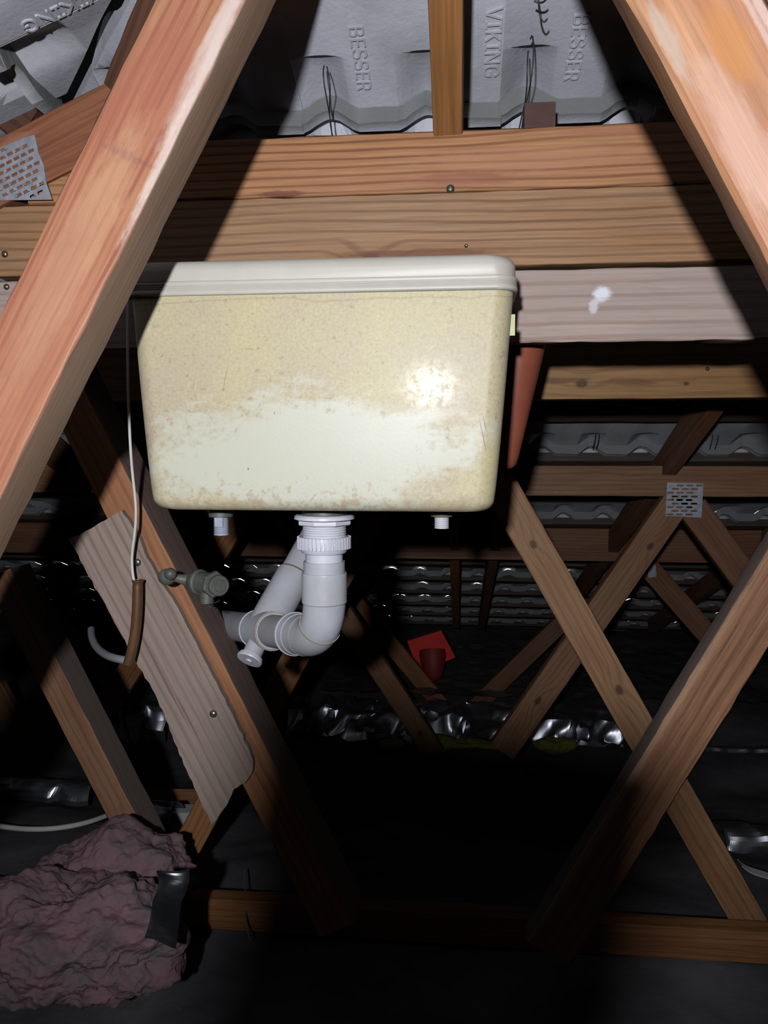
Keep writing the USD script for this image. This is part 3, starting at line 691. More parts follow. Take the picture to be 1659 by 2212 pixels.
N = {'tc': ('texture_coordinate', {}), 'sx': ('separate_xyz', {}),
     'n1': ('noise_texture', {'scale': 4.0, 'detail': 6, 'roughness': .6}), 'n2': ('noise_texture', {'scale': 95.0, 'detail': 5, 'roughness': .75}), 'n4': ('noise_texture', {'scale': 230.0, 'detail': 3, 'roughness': .7}),
     'n3': ('noise_texture', {'scale': 7.0, 'detail': 7, 'roughness': .62, 'distortion': .6}),
     'ms': ('mapping', {'scale': (1.0, 1.0, 2.1)}),
     # dusty coat: everywhere above, wiped away in the lower middle
     'wx': ('math', {'math_type': 'multiply_add', 'value2': 1 / .21, 'value3': .03 / .21}), 'wz': ('math', {'math_type': 'multiply_add', 'value2': 1 / .075, 'value3': -.078 / .075}),
     'wx2': ('math', {'math_type': 'multiply'}), 'wz2': ('math', {'math_type': 'multiply'}), 'wr': ('math', {'math_type': 'add'}), 'wq': ('math', {'math_type': 'sqrt'}),
     'wn': ('math', {'math_type': 'multiply_add', 'value2': 2.1, 'value3': -1.05}), 'ws': ('math', {'math_type': 'add'}),
     'wn2': ('math', {'math_type': 'multiply_add', 'value2': .9, 'value3': -.45}), 'ws2': ('math', {'math_type': 'add'}),
     'wm': ('map_range', {'from_min': .80, 'from_max': 1.16, 'to_min': 1, 'to_max': 0, 'clamp': True}),
     # patchy dirt toward the foot
     'fz': ('map_range', {'from_min': .0, 'from_max': .075, 'to_min': .16, 'to_max': -.10, 'clamp': True}),
     'fa': ('math', {'math_type': 'add'}), 'fm': ('map_range', {'from_min': .60, 'from_max': .68, 'to_min': 0, 'to_max': 1, 'clamp': True}),
     'dust': ('mix_color', {'a': (.63, .535, .37), 'b': (.72, .645, .345)}), 'rd': ('map_range', {'from_min': .38, 'from_max': .62, 'clamp': True}),
     'spk': ('map_range', {'from_min': .57, 'from_max': .68, 'to_min': 0, 'to_max': .7, 'clamp': True}), 'dust2': ('mix_color', {'b': (.40, .30, .17)}),
     'fine': ('map_range', {'from_min': .3, 'from_max': .7, 'to_min': .86, 'to_max': 1.1}), 'fv': ('combine_xyz', {}), 'dust3': ('mix_color', {'blend_type': 'multiply', 'fac': 1.0, 'use_clamp': False}),
     'clean': ('mix_color', {'a': (.73, .735, .53), 'b': (.75, .75, .63)}),
     'c1': ('mix_color', {}), 'c2': ('mix_color', {'b': (.60, .49, .33)}),
     'fs': ('math', {'math_type': 'multiply', 'value2': .75}),
     'hl': ('math', {'math_type': 'multiply_add', 'value3': .12}), 'ro': ('map_range', {'to_min': .5, 'to_max': .36, 'clamp': True}), 'cw': ('map_range', {'from_min': .42, 'from_max': .62, 'to_min': .004, 'to_max': .045, 'clamp': True}),
     'bp': ('bump', {'strength': .12, 'distance': .001}),
     'alb': ('mix_color', {'blend_type': 'multiply', 'fac': 1.0, 'b': (ALB, ALB, ALB), 'use_clamp': False}),
     'p': ('principled_bsdf', {'specular_ior_level': .2, 'coat_roughness': .15})}
Lk = [('tc.object', 'sx.vector'), ('tc.object', 'ms.vector'), ('tc.object', 'n1.vector'), ('tc.object', 'n2.vector'), ('tc.object', 'n4.vector'), ('ms.vector', 'n3.vector'),
      ('sx.x', 'wx.value1'), ('sx.z', 'wz.value1'), ('wx.value', 'wx2.value1'), ('wx.value', 'wx2.value2'), ('wz.value', 'wz2.value1'), ('wz.value', 'wz2.value2'),
      ('wx2.value', 'wr.value1'), ('wz2.value', 'wr.value2'), ('wr.value', 'wq.value1'), ('n3.fac', 'wn.value1'), ('wn.value', 'ws.value1'), ('wq.value', 'ws.value2'),
      ('n2.fac', 'wn2.value1'), ('wn2.value', 'ws2.value1'), ('ws.value', 'ws2.value2'), ('ws2.value', 'wm.value'),
      ('sx.z', 'fz.value'), ('fz.result', 'fa.value1'), ('n2.fac', 'fa.value2'), ('fa.value', 'fm.value'),
      ('n1.fac', 'rd.value'), ('rd.result', 'dust.fac'), ('n2.fac', 'spk.value'), ('spk.result', 'dust2.fac'), ('dust.result', 'dust2.a'),
      ('n4.fac', 'fine.value'), ('fine.result', 'fv.x'), ('fine.result', 'fv.y'), ('fine.result', 'fv.z'), ('dust2.result', 'dust3.a'), ('fv.vector', 'dust3.b'),
      ('n1.fac', 'clean.fac'), ('wm.result', 'c1.fac'), ('dust3.result', 'c1.a'), ('clean.result', 'c1.b'), ('fm.result', 'fs.value1'), ('fs.value', 'c2.fac'), ('c1.result', 'c2.a'),
      ('c2.result', 'alb.a'), ('alb.result', 'p.base_color'), ('hl.value', 'ro.value'), ('n3.fac', 'hl.value1'), ('wm.result', 'hl.value2'), ('ro.result', 'p.roughness'), ('n2.fac', 'cw.value'), ('cw.result', 'p.coat_weight'), ('n4.fac', 'bp.height'), ('bp.normal', 'p.normal')]
col = 'c2.result'
for i, (x, y, ln, wd, ang, cc, st) in enumerate(((1043, 940, .026, .0007, .22, (.22, .17, .10), .8), (1047, 915, .011, .0012, .2, (.30, .24, .15), .6), (487, 815, .022, .0006, -.22, (.30, .22, .12), .6), (418, 830, .010, .0006, -.15, (.32, .25, .15), .5),
                                             (535, 1013, .002, .0009, 0, (.08, .06, .04), .9), (592, 893, .003, .0005, 0, (.10, .08, .05), .8), (675, 1075, .010, .0008, -.7, (.42, .36, .26), .6), (905, 1010, .012, .0005, .35, (.36, .28, .17), .5), (940, 760, .02, .0005, -.3, (.45, .38, .24), .5))):
    p = at(x, y, YF) - np.array([xc, YF, zB])
    N[f'ad{i}'] = ('vector_math', {'math_type': 'subtract', 'vector2': (float(p[0]), 0, float(p[2]))}); N[f'ar{i}'] = ('vector_rotate', {'rotate_type': 'y_axis', 'angle': ang}); N[f'as{i}'] = ('vector_math', {'math_type': 'multiply', 'vector2': (1 / wd, 0, 1 / ln)})
    N[f'al{i}'] = ('vector_math', {'math_type': 'length'}); N[f'am{i}'] = ('map_range', {'from_min': .5, 'from_max': 1.1, 'to_min': st, 'to_max': 0, 'clamp': True}); N[f'ac{i}'] = ('mix_color', {'b': cc})
    Lk += [('tc.object', f'ad{i}.vector1'), (f'ad{i}.vector', f'ar{i}.vector'), (f'ar{i}.vector', f'as{i}.vector1'), (f'as{i}.vector', f'al{i}.vector1'), (f'al{i}.value', f'am{i}.value'), (f'am{i}.result', f'ac{i}.fac'), (col, f'ac{i}.a')]; col = f'ac{i}.result'
N['st0'] = ('math', {'math_type': 'multiply_add', 'value2': .030}); N['st1'] = ('math', {'math_type': 'subtract', 'value2': H + .0045}); N['st2'] = ('math', {'math_type': 'absolute'})
N['st3'] = ('map_range', {'from_min': .0004, 'from_max': .0016, 'to_min': .38, 'to_max': 0, 'clamp': True}); N['st4'] = ('mix_color', {'b': (.42, .30, .16)})
Lk += [('n3.fac', 'st0.value1'), ('sx.z', 'st0.value3'), ('st0.value', 'st1.value1'), ('st1.value', 'st2.value1'), ('st2.value', 'st3.value'), ('st3.result', 'st4.fac'), (col, 'st4.a')]; col = 'st4.result'
Lk = [(col, b) if b == 'alb.a' else (a, b) for a, b in Lk]
M['cistern'] = usdkit.material(stage, '/World/Looks/cream_plastic', N, Lk, surface='p.BSDF')
M['lid'] = plain('lid_plastic', (.70, .675, .56), rough=.42, scale=9, col2=(.64, .60, .50))
obj('tank', loft(secs), M['cistern'], ct, smooth=50)
ls = []
yo = .004
def L_(z, out, r=.028): ls.append((rrect(hwT + out, -out, D + .0, r, xc=0), H + z * dz_))
hwl = .0045
for z, o in ((-.06, .001), (-.05, hwl), (.02, hwl + .0006), (.10, hwl), (.11, hwl - .0009), (.125, hwl - .0009), (.135, hwl), (.155, hwl), (.165, hwl - .0009), (.18, hwl - .0009), (.19, hwl), (.21, hwl), (.22, hwl - .0008), (.235, hwl - .0008), (.245, hwl), (.31, hwl), (.335, hwl - .0004), (.338, .0005), (.36, .0005), (.365, .0022)):
    L_(z, o)
for t in np.linspace(0, 1, 10):
    a = t * math.pi / 2; rr_ = .016
    zz = 1 - rr_ / dz_ + rr_ / dz_ * math.sin(a); o = .0022 - .010 * (t * .0) - rr_ * (1 - math.cos(a)) - .002 * 0
    L_(zz - .0, o - .0005 * t, .03)
obj('lid', loft(ls), M['lid'], ct, smooth=35)
# side fixing tab
obj('side_tab', bx(hwT - .006, hwT + .0022, .02, .045, H - .057, H - .030), plain('yellow_tab', (.62, .62, .26), rough=.4), ct, label='yellow-green tab on the cistern side')
YO = 1.095
loc = lambda x, y, Y=YO: at(x, y, Y) - np.array([xc, YF, zB])
sc = lambda px, Y=YO: px * (Y * .995) / F
def thread(p, r, h, pitch=.0028):
    n = int(h / pitch); prof = [(0, 0), (0, r)]
    for i in range(n): prof += [(pitch * (i + .15), r), (pitch * (i + .5), r - .0011), (pitch * (i + .85), r)]
    prof += [(h, r), (h, r * .8), (h - .004, r * .78), (h - .004, 0)]
    return lathe(p, [0, 0, -1], prof, 36)
dn = np.array([0, 0, -1.])
pz = lambda x, z: np.array([loc(x, 1150)[0], YO - YF, z])
zc = lambda y: loc(700, y)[2]
w1 = pz(478, .001); obj('washer', lathe(w1, dn, [(0, 0), (0, sc(27)), (-zc(1119), sc(27)), (-zc(1119), 0)], 32), M['brass'], ct)
obj('threaded_stub', cat(thread(w1, sc(16.5), .001 - zc(1158)), bx(w1[0] - sc(9), w1[0] + sc(9), w1[1] - sc(17.4), w1[1] - sc(14), -.03, -.014)), plain('blue_white_plastic', (.55, .60, .72), rough=.45), ct, label='bluish threaded inlet stub', smooth=35)
w2 = pz(954, .002); obj('washer', lathe(w2, dn, [(0, 0), (0, sc(24)), (-zc(1116), sc(24)), (-zc(1116), 0)], 32), plain('brown_washer', (.22, .16, .10), rough=.7), ct)
obj('threaded_stub', thread(w2, sc(16), .002 - zc(1138)), M['upvc'], ct, label='short white threaded overflow stub', smooth=35)
obj('gasket', lathe(pz(701, .001), dn, [(0, 0), (0, sc(50)), (-zc(1112), sc(50)), (-zc(1112), 0)], 40), M['brass'], ct)
w3 = pz(701, zc(1111))
fl_ = [(0, 0), (0, sc(62)), (.0025, sc(66)), (.006, sc(67)), (.007, sc(64)), (.007, 0)]
obj('outlet_flange', lathe(w3, dn, fl_, 48), M['upvc'], ct, smooth=35)
obj('back_nut', prism(w3 + dn * .0068, dn, sc(61), .0078, 8, .2), M['upvc'], ct, smooth=False)
obj('outlet_thread', thread(w3 + dn * .0140, sc(48.5), .0185, .0034), M['upvc'], ct, smooth=35)

# ------------------------------------------------------------------ drain pipe under the cistern
dp = thing('drain_pipe', 'grey plastic drain pipe with elbow and branch under the cistern outlet', 'pipe')
px_ = at(700, 1150, YO)[0]
W = lambda y: np.array([px_, YO, at(700, y, YO)[2]])
zz = lambda y: W(1150)[2] - W(y)[2]
r50 = sc(47)
nutp = [(0, sc(46)), (0, sc(55)), (.002, sc(57)), (zz(1172) - zz(1158), sc(57)), (zz(1184) - zz(1158), sc(55)), (zz(1193) - zz(1158), sc(49)), (zz(1193) - zz(1158), sc(40))]
nut = lathe(W(1158), dn, nutp, 112)
ribs = []
for k in range(40):
    a = 2 * math.pi * k / 40; rb = trimesh.creation.box([.0036, .0030, zz(1183) - zz(1158)]); c_ = np.array([math.cos(a), math.sin(a), 0])
    rb.apply_transform(trimesh.transformations.rotation_matrix(a, [0, 0, 1])); rb.apply_translation(W(1171) + c_ * sc(57)); ribs.append(rb)
obj('slip_nut', nut, M['upvc'], dp, smooth=35, label='white slip nut'); obj('grip_ribs', cat(*ribs), M['upvc'], dp, smooth=False)
obj('spigot', lathe(W(1190), dn, [(0, 0), (0, sc(41.5)), (zz(1236) - zz(1190), sc(41.5)), (zz(1236) - zz(1190), 0)], 40), M['upvc'], dp)
obj('reducer', lathe(W(1212), dn, [(0, sc(40)), (0, sc(46)), (zz(1262) - zz(1212), sc(46.5)), (zz(1262) - zz(1212), 0)], 40), M['gpvc'], dp)
obj('socket', lathe(W(1236), dn, [(0, sc(44)), (0, sc(49)), (.002, sc(50.5)), (zz(1300) - zz(1236), sc(50.5)), (zz(1302) - zz(1236), sc(48)), (zz(1302) - zz(1236), 0)], 48), M['gpvc'], dp)
# path: down, round the bend and away to the left under the roof
adir = np.array([-.60, .77, -.15]); adir /= np.linalg.norm(adir)
pE0 = W(1296); rb_ = .066
bend = []
cen = pE0 + np.array([adir[0], adir[1], 0]) / np.linalg.norm(adir[:2]) * rb_
hdir = np.array([adir[0], adir[1], 0]); hdir /= np.linalg.norm(hdir)
for a in np.linspace(0, math.radians(86), 18): bend.append(cen - hdir * rb_ * math.cos(a) + dn * rb_ * math.sin(a))
bend = np.array(bend); rE = sc(47.5)
obj('elbow', sweep(bend, rE, 40), M['gpvc'], dp, smooth=60)
for i in (8,):
    T = bend[i + 1] - bend[i]
    obj('joint_ring', lathe(bend[i], T, [(-.0012, rE - .001), (-.0012, rE + .0012), (.0012, rE + .0012), (.0012, rE - .001)], 48), M['joint'], dp)
e1 = bend[-1]
ELB = .030
obj('elbow_body', lathe(e1 - adir * .004, adir, [(0, 0), (0, rE), (ELB + .004, rE), (ELB + .004, 0)], 48), M['gpvc'], dp)
obj('joint_ring', lathe(e1, adir, [(-.0008, rE - .001), (-.0008, rE + .0007), (.0008, rE + .0007), (.0008, rE - .001)], 48), M['joint'], dp)
def along(s): return e1 + adir * (s + ELB)
obj('elbow_socket', lathe(along(-.006), adir, [(0, rE * .9), (0, rE + .0012), (.014, rE + .0022), (.0165, rE + .0022), (.0165, rE - .004)], 48), M['gpvc'], dp)
obj('joint_ring', lathe(along(.0085), adir, [(0, rE), (0, rE + .0034), (.0042, rE + .0034), (.0042, rE - .006)], 48), M['upvc'], dp, label='white socket rim')
rM = rE - .004
obj('run', lathe(along(.0), adir, [(0, 0), (0, rM), (.13, rM), (.13, 0)], 40), plain('dark_grey_pipe', (.50, .50, .52), rough=.5, scale=12), dp, label='darker grey length of pipe')
obj('wye', lathe(along(.098), adir, [(0, rM), (0, rE + .001), (.07, rE + .001), (.07, rM)], 40), M['gpvc'], dp)
obj('joint_ring', lathe(along(.096), adir, [(0, rE - .0005), (0, rE + .0022), (.003, rE + .0022), (.003, rE - .0005)], 48), M['joint'], dp)
obj('joint_ring', lathe(along(.165), adir, [(0, rE - .0005), (0, rE + .0022), (.0035, rE + .0022), (.0035, rE - .0005)], 48), M['upvc'], dp)
obj('tail_pipe', lathe(along(.16), adir, [(0, 0), (0, rM), (.5, rM), (.62, 0)], 32), plain('grey_pipe_far', (.46, .46, .49), rough=.5), dp)
# branch rising behind the vertical pipe
w0 = along(.135)
bt = at(688, 1148, 1.42); bd = bt - w0; bl = np.linalg.norm(bd); bd /= bl
obj('branch', lathe(w0, bd, [(0, 0), (0, rM + .001), (bl + .06, rM + .001), (bl + .06, 0)], 40), M['gpvc'], dp)
obj('branch_socket', lathe(w0, bd, [(0, rM), (0, rE + .001), (.118, rE + .0015), (.12, rE - .002)], 40), M['gpvc'], dp)
obj('joint_ring', lathe(w0 + bd * .118, bd, [(0, rM), (0, rE + .0016), (.003, rE + .001), (.003, rM)], 48), plain('brown_sealant', (.30, .19, .10), rough=.7), dp)
# inspection cap
cd = at(506, 1402, w0[1] - .03) - at(531, 1352, w0[1]); cd = cd / np.linalg.norm(cd)
c0 = w0 + cd * .02
ic = obj('inspection_eye', lathe(c0, cd, [(0, 0), (0, .0165), (.034, .0165), (.034, 0)], 32), M['gpvc'], dp)
obj('inspection_cap', lathe(c0 + cd * .032, cd, [(0, 0), (0, .021), (.006, .0225), (.0085, .0215), (.0085, .006), (.011, .005), (.011, 0)], 36), M['upvc'], dp, label='white screw cap')

# ------------------------------------------------------------------ valve in front of the left web
VY = 1.185
vt = thing('stop_valve', 'dull brass valve with a knobbed lever, in front of the left web', 'valve')
va, vb = at(414, 1255, VY + .01), at(480, 1264, VY - .025)
vd = (vb - va) / np.linalg.norm(vb - va); s6 = 1.36 / F
obj('body', cat(lathe(va - vd * .0, vd, [(0, 0), (0, 18 * s6), (.012, 21 * s6), (.016, 25 * s6), (.02, 25 * s6), (.022, 21 * s6), (.05, 21 * s6), (.05, 0)], 28),
                lathe(va + vd * .036, [0, 0, -1], [(0, 0), (0, 13 * s6), (.032, 13 * s6), (.032, 0)], 20)), M['brass'], vt, smooth=35)
obj('hex_nut', prism(va + vd * .048, vd + [.1, -.5, 0], 26 * s6, .012, 6, .3), M['brass'], vt, smooth=False)
obj('end_cap', lathe(va + vd * .06 + np.array([.002, -.006, 0]), vd + np.array([.1, -.6, 0]), [(0, 0), (0, 20 * s6), (.008, 20 * s6), (.010, 18 * s6), (.010, 12 * s6), (.012, 11 * s6), (.012, 0)], 32), M['brass'], vt, smooth=35)
s0 = at(366, 1246, VY)
obj('stem', sweep([s0, at(382, 1249, VY), va + vd * .004], [7 * s6, 8 * s6, 15 * s6], 16), M['brass'], vt)
ko = trimesh.creation.icosphere(3, 18 * s6); ko.apply_scale([1, .8, .9]); ko.apply_translation(at(361, 1246, VY))
kn = trimesh.creation.icosphere(3, 12 * s6); kn.apply_translation(at(368, 1240, VY - .014))
obj('lever_knob', cat(ko, kn), M['brass'], vt, smooth=True)
# loose bracket wires below the valve
for pts in ([(440, 1283), (448, 1298), (462, 1302), (475, 1296)], [(446, 1290), (452, 1310), (466, 1313)], [(455, 1285), (458, 1300), (450, 1308)]):
    obj('binding_wire', sweep(spline([at(x, y, VY) for x, y in pts], 10), .0011, 6), M['wire'], vt)

# ------------------------------------------------------------------ cables and copper pipe
CYD = PY - .030
cp = thing('copper_pipe', 'short copper pipe with flared rim, open at the top, against the grey offcut plate', 'pipe')
pp = spline([at(297.5, 1254, CYD), at(297, 1300, CYD), at(294, 1350, CYD), at(286, 1400, CYD), at(277, 1434, CYD)], 30)
rcp = np.full(30, 12 * 1.2 / F); rcp[0] = 12.8 * 1.2 / F; rcp[1] = 11.2 * 1.2 / F; rcp[2] = 12 * 1.2 / F
obj('tube', sweep(pp, rcp, 24, caps=False), M['copper'], cp, smooth=60)
obj('rim', lathe(pp[0], pp[0] - pp[1], [(-.004, rcp[2] * .98), (0, rcp[2] * 1.14), (.0012, rcp[2] * 1.14), (.0012, rcp[2] * .8)], 24), M['copper'], cp, smooth=40)
obj('bore', sweep(pp, rcp * .82, 20, caps=True), M['black'], cp, smooth=60)
gp = spline([at(283, 1428, CYD + .004), at(258, 1424, CYD + .01), at(225, 1412, CYD + .05), at(207, 1395, CYD + .1), at(197, 1360, CYD + .18)], 24)
tag(obj('conduit', sweep(gp, 9 * 1.24 / F, 16), M['cable_g'], smooth=60), 'grey conduit curving away from the foot of the copper pipe', 'conduit')
wc = [at(276, 640, 1.185), at(276, 760, 1.18), at(277, 835, 1.18), at(281, 950, 1.19), at(287, 1030, 1.20), at(293, 1090, 1.205), at(293.5, 1120, 1.207), at(288, 1175, 1.213), at(285, 1215, CYD), at(289, 1252, CYD), at(294, 1275, CYD)]
tag(obj('cable', sweep(spline(wc, 60), .0024, 10), M['cable_w'], smooth=60), 'thin white cable hanging beside the cistern into the copper pipe', 'cable')
def fz(x, y, h=.02):
    z = h
    for _ in range(12): P = onp(x, y, [0, 0, z], np.array([0, 0, 1.])); z = .5 * z + .5 * (h + float(ground(P[1])))
    return P
fc = [fz(-60, 1780), fz(0, 1785), fz(60, 1791), fz(130, 1788), fz(190, 1776), fz(225, 1764), fz(260, 1752)]
tag(obj('cable', sweep(spline(fc, 40), .0075, 10), M['cable_w'], smooth=60), 'off-white cable lying across the dark floor above the pink insulation', 'cable')
kc = [at(278, 1490, 2.9), at(268, 1530, 2.88), at(271, 1570, 2.86), at(285, 1610, 2.84), at(305, 1645, 2.8), at(330, 1680, 2.78)]
tag(obj('cable', sweep(spline(kc, 30), .007, 8), M['cable_k'], smooth=60), 'black cable looping down between the left webs', 'cable')
wc2 = [fz(527, 1880), fz(530, 1930), fz(532, 1990), fz(540, 2030)]
tag(obj('cable', sweep(spline(wc2, 20), .0022, 6), M['cable_g'], smooth=60), 'thin grey wire trailing on the floor right of the insulation', 'cable')
st = [fz(1598, 1862, .06), fz(1620, 1878, .05), fz(1650, 1888, .05), fz(1680, 1900, .05)]
sp_ = spline(st, 14); v_ = []
for p in sp_: v_ += [p + [0, .016, 0], p - [0, .016, 0], p + [0, .016, -.003], p - [0, .016, .003]]
fc_ = []
for i in range(13):
    a = 4 * i; b = a + 4
    fc_ += [[a, a + 1, b + 1], [a, b + 1, b], [a + 2, b + 3, a + 3], [a + 2, b + 2, b + 3], [a, b, b + 2], [a, b + 2, a + 2], [a + 1, b + 3, b + 1], [a + 1, a + 3, b + 3]]
tag(obj('plastic_strip', trimesh.Trimesh(np.array(v_), np.array(fc_), process=False), M['white'], smooth=False), 'curved white strip lying on the floor near the lower right edge', 'strip')
wb = at(396, 1766, 2.3)
bxm = bx(-.033, .033, -.03, .03, -.032, .03)
tag(obj('junction_box', bxm, M['white'], M=mat4([.98, .17, 0], [-.17, .98, 0], [0, 0, 1], wb)), 'small white box between the floor chord and a web', 'box')

# ------------------------------------------------------------------ terracotta cone and red cone
ca_, cb_ = at(1131, 640, 1.30), at(1092, 1006, 1.33)
cd_ = (cb_ - ca_); cl = np.linalg.norm(cd_); s13 = 1.31 / F
tc_ = thing('terracotta_cone', 'long terracotta plastic cone hanging tip down behind the cistern\'s right side', 'cone')
obj('body', lathe(ca_, cd_, [(0, 0), (0, 66 * s13), (cl * .28, 56 * s13), (cl * .93, 27 * s13), (cl * .985, 23 * s13), (cl * 1.01, 15 * s13), (cl * 1.015, 8 * s13), (cl * .98, 6 * s13), (cl * .98, 0)], 40), M['terra'], tc_, smooth=45)
obj('thread_tail', sweep(spline([cb_ + [-.006, -.002, .0], at(1084, 1030, 1.33), at(1078, 1041, 1.33), at(1090, 1036, 1.32)], 16), .0008, 6), M['cable_w'], tc_)
rc = thing('red_cone', 'red cone with a square base lying on the far dark foil', 'cone')
RY = 4.22
sq = [at(x, y, RY) for x, y in ((880, 1384), (953, 1361), (984, 1419), (905, 1452))]
axn = np.cross(sq[1] - sq[0], sq[3] - sq[0]); axn /= np.linalg.norm(axn); axn *= (-1 if axn[1] > 0 else 1)
obj('base', trimesh.convex.convex_hull(np.vstack([np.array(sq) + axn * .012, np.array(sq) - axn * .012])), M['red'], rc, smooth=False)
p0c = at(934, 1405, RY) ; p1c = at(938, 1472, RY - .07)
obj('body', lathe(p0c, p1c - p0c, [(0, 0), (0, .073), (.03, .075), (.09, .064), (.145, .045), (.165, .028), (.17, 0)], 32), M['darkred'], rc, smooth=45)

# ------------------------------------------------------------------ foil and insulation on the floor
def crumple(x0, x1, nx, prof, ny, base, seed, amp=.03):
    """Crumpled sheet: a ridge along x with profile (across, height), pushed about by creased noise."""
    us = np.linspace(x0, x1, nx); pr = spline(np.asarray(prof), ny); r = np.random.default_rng(seed)
    U, K = np.meshgrid(us, np.arange(ny), indexing='ij'); P = np.stack([U, base[0] + pr[K, 0], base[1] + pr[K, 1]], -1)
    q = P * [10, 13, 13]
    n1 = np.stack([1 - np.abs(2 * meshkit.noise(q + 11 * i, seed + i) - 1) for i in range(3)], -1) - .6
    n2 = np.stack([meshkit.noise(P * 26 + 5 * i, seed + 9 + i) for i in range(3)], -1) - .5
    P = P + amp * n1 * [.6, 1, 1] + amp * .55 * n2
    n = nx * ny; V = np.vstack([P.reshape(-1, 3), P.reshape(-1, 3) - [0, 0, .002]])
    i, j = np.meshgrid(np.arange(nx - 1), np.arange(ny - 1), indexing='ij'); i, j = i.ravel(), j.ravel()
    a, b, c, d = i * ny + j, (i + 1) * ny + j, (i + 1) * ny + j + 1, i * ny + j + 1
    return trimesh.Trimesh(V, np.vstack([np.c_[a, b, c], np.c_[a, c, d], np.c_[a + n, c + n, b + n], np.c_[a + n, d + n, c + n]]), process=False)


xa, xb = at(612, 1575, 3.5)[0], at(1350, 1600, 3.5)[0]
tag(obj('foil_sheet', crumple(xa, xb, 105, [(-.11, -.02), (-.08, .05), (-.03, .10), (.05, .115), (.16, .07), (.3, .02)], 26, (3.62, -.03), 3, .045), M['foil'], smooth=24),
    'crumpled shiny silver foil ridge along the floor below the red cone', 'foil')
tag(obj('foil_sheet', crumple(-.75, .35, 110, [(0, .03), (.3, .02), (.8, .02), (1.2, .0)], 80, (3.97, .0), 8, .022), M['foil_d'], smooth=12),
    'dull wrinkled foil spread over the far floor behind the silver ridge', 'foil')
tag(obj('foil_sheet', crumple(.36, 1.6, 110, [(0, .04), (.3, .03), (.8, .02), (1.2, .0)], 80, (3.97, .0), 18, .022), M['foil_d'], smooth=12),
    'dull wrinkled foil on the far floor behind the knotty tan brace', 'foil')
def foil_bit(label, a, b, hgt, seed, h=.0, dpt=.1, amp=.02):
    A, B = fz(*a, h), fz(*b, h); Ym = (A[1] + B[1]) / 2
    tag(obj('foil_sheet', crumple(min(A[0], B[0]), max(A[0], B[0]), 40, [(-dpt / 2, .0), (-dpt * .2, hgt), (dpt * .3, hgt * .9), (dpt, 0)], 16, (Ym, h + float(ground(Ym))), seed, amp), M['foil'], smooth=False), label, 'foil')
foil_bit('small crumpled silver foil seen between the black cable and the grey plate', (272, 1592), (372, 1592), .16, 21, -.02, .15, .045)
foil_bit('torn silver foil strip along the floor left of the long brown web', (-40, 1718), (215, 1722), .05, 22, 0, .08)
foil_bit('scrap of silver foil beside the small white box', (312, 1770), (372, 1775), .05, 23, 0, .08)
foil_bit('thin silver foil edge on the floor right of the stout web', (1510, 1628), (1700, 1615), .018, 24, 0, .04, .012)
foil_bit('silver foil tatters on the floor at the lower right edge', (1545, 1815), (1700, 1845), .05, 25, 0, .10, .02)


def batt(label, cen, rad, mat, seed, rough=.06, sub=6, name='insulation_batt'):
    m = trimesh.creation.icosphere(sub, 1.0); v = np.array(m.vertices)
    P = v * rad
    nn = meshkit.fbm(P * 9 + seed, 6, seed) - .5; n2 = np.abs(meshkit.fbm(P * 22 + seed, 3, seed + 4) - .5)
    P = P + v * (nn * rough * 4.5 - n2 * rough * .9)[:, None]; P = P + cen; P[:, 2] = np.maximum(P[:, 2], -.1)
    m = trimesh.Trimesh(P, m.faces, process=False)
    b = obj(name, m, M[mat], smooth=True); tag(b, label, 'insulation'); return b


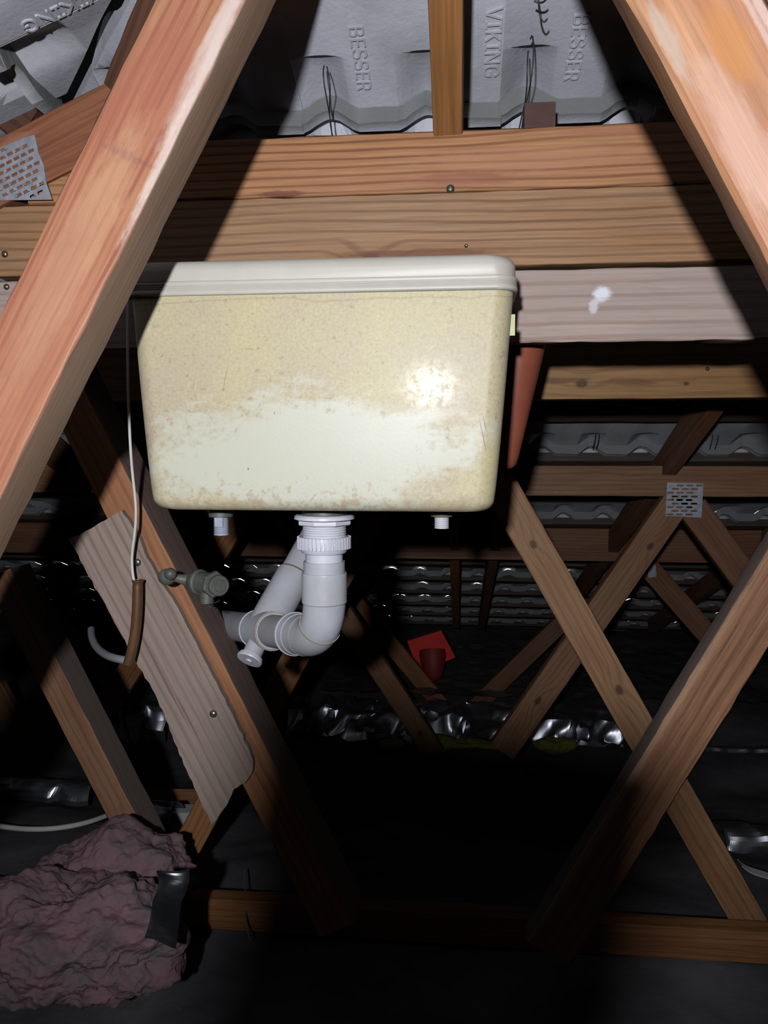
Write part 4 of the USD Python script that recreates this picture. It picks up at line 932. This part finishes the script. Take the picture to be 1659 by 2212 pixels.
batt('torn pink fibreglass batt heaped at the foot of the long brown web', at(250, 1895, 1.47), [.185, .11, .08], 'pink', 3, .032)
batt('bulging pink fibreglass batt nearest the lower left corner', at(150, 2020, 1.28), [.22, .12, .105], 'pink', 9, .036)
kb = at(362, 1948, 1.19)
tag(obj('black_foil_scrap', crumple(kb[0] - .026, kb[0] + .026, 26, [(-.03, -.04), (-.015, -.015), (.0, .015), (.03, .035)], 22, (kb[1], kb[2]), 31, .024), plain('black_foil', (.10, .105, .11), rough=.2, metal=.8), smooth=False),
    'glossy black crumpled scrap stuck on the pink insulation', 'scrap')
batt('yellow fibreglass tuft under the silver ridge, below the red cone', at(1000, 1606, 3.42), [.24, .05, .03], 'yellow', 15, .02, 5)
batt('yellow fibreglass tuft under the silver ridge, near the stout rough web', at(1195, 1607, 3.42), [.10, .05, .035], 'yellow', 17, .02, 5)
batt('yellow fibreglass tuft under the silver ridge, between the dark webs', at(845, 1606, 3.42), [.07, .05, .03], 'yellow', 19, .02, 5)

# ------------------------------------------------------------------ the phone in its open folio case, held under the torch (it shades the floor)
def cam_frame(x, y, z, roll):
    c, s = math.cos(roll), math.sin(roll)
    ex = RT * c + UP * s; ey = -RT * s + UP * c
    return mat4(ex, ey, -FW, C + RT * x + UP * y - FW * z)
ph = thing('phone', 'black phone in an open folio case, held in front of the torch', 'phone', cam_frame(0, 0, .006, math.radians(-11)))
def slab(x0, x1, y0, y1, z0, z1, r):
    g = sbox(x0, y0, x1, y1).buffer(-r).buffer(r, 8); m = trimesh.creation.extrude_polygon(g, z1 - z0, engine='earcut'); m.apply_translation([0, 0, z0]); return m
obj('body', slab(-.070, .005, -.150, .004, .001, .0085, .009), M['black'], ph)
obj('screen', slab(-.067, .002, -.147, .001, .0086, .0090, .006), M['glass'], ph)
obj('case_cover', slab(-.148, -.070, -.150, .002, .004, .0085, .008), M['black'], ph)
th = thing('torch', 'round black hand torch whose beam lights the attic', 'torch', mat4(LX, np.cross(LX, LDIR), -LDIR, LP))
obj('head', lathe([0, 0, -.012], [0, 0, 1], [(0, .039), (0, .044), (.06, .040), (.075, .020), (.075, 0), (.016, 0), (.016, .038), (0, .039)], 40), M['black'], th)
obj('handle', lathe([0, 0, .062], [0, 0, 1], [(0, 0), (0, .017), (.13, .017), (.134, .014), (.134, 0)], 28), M['black'], th)
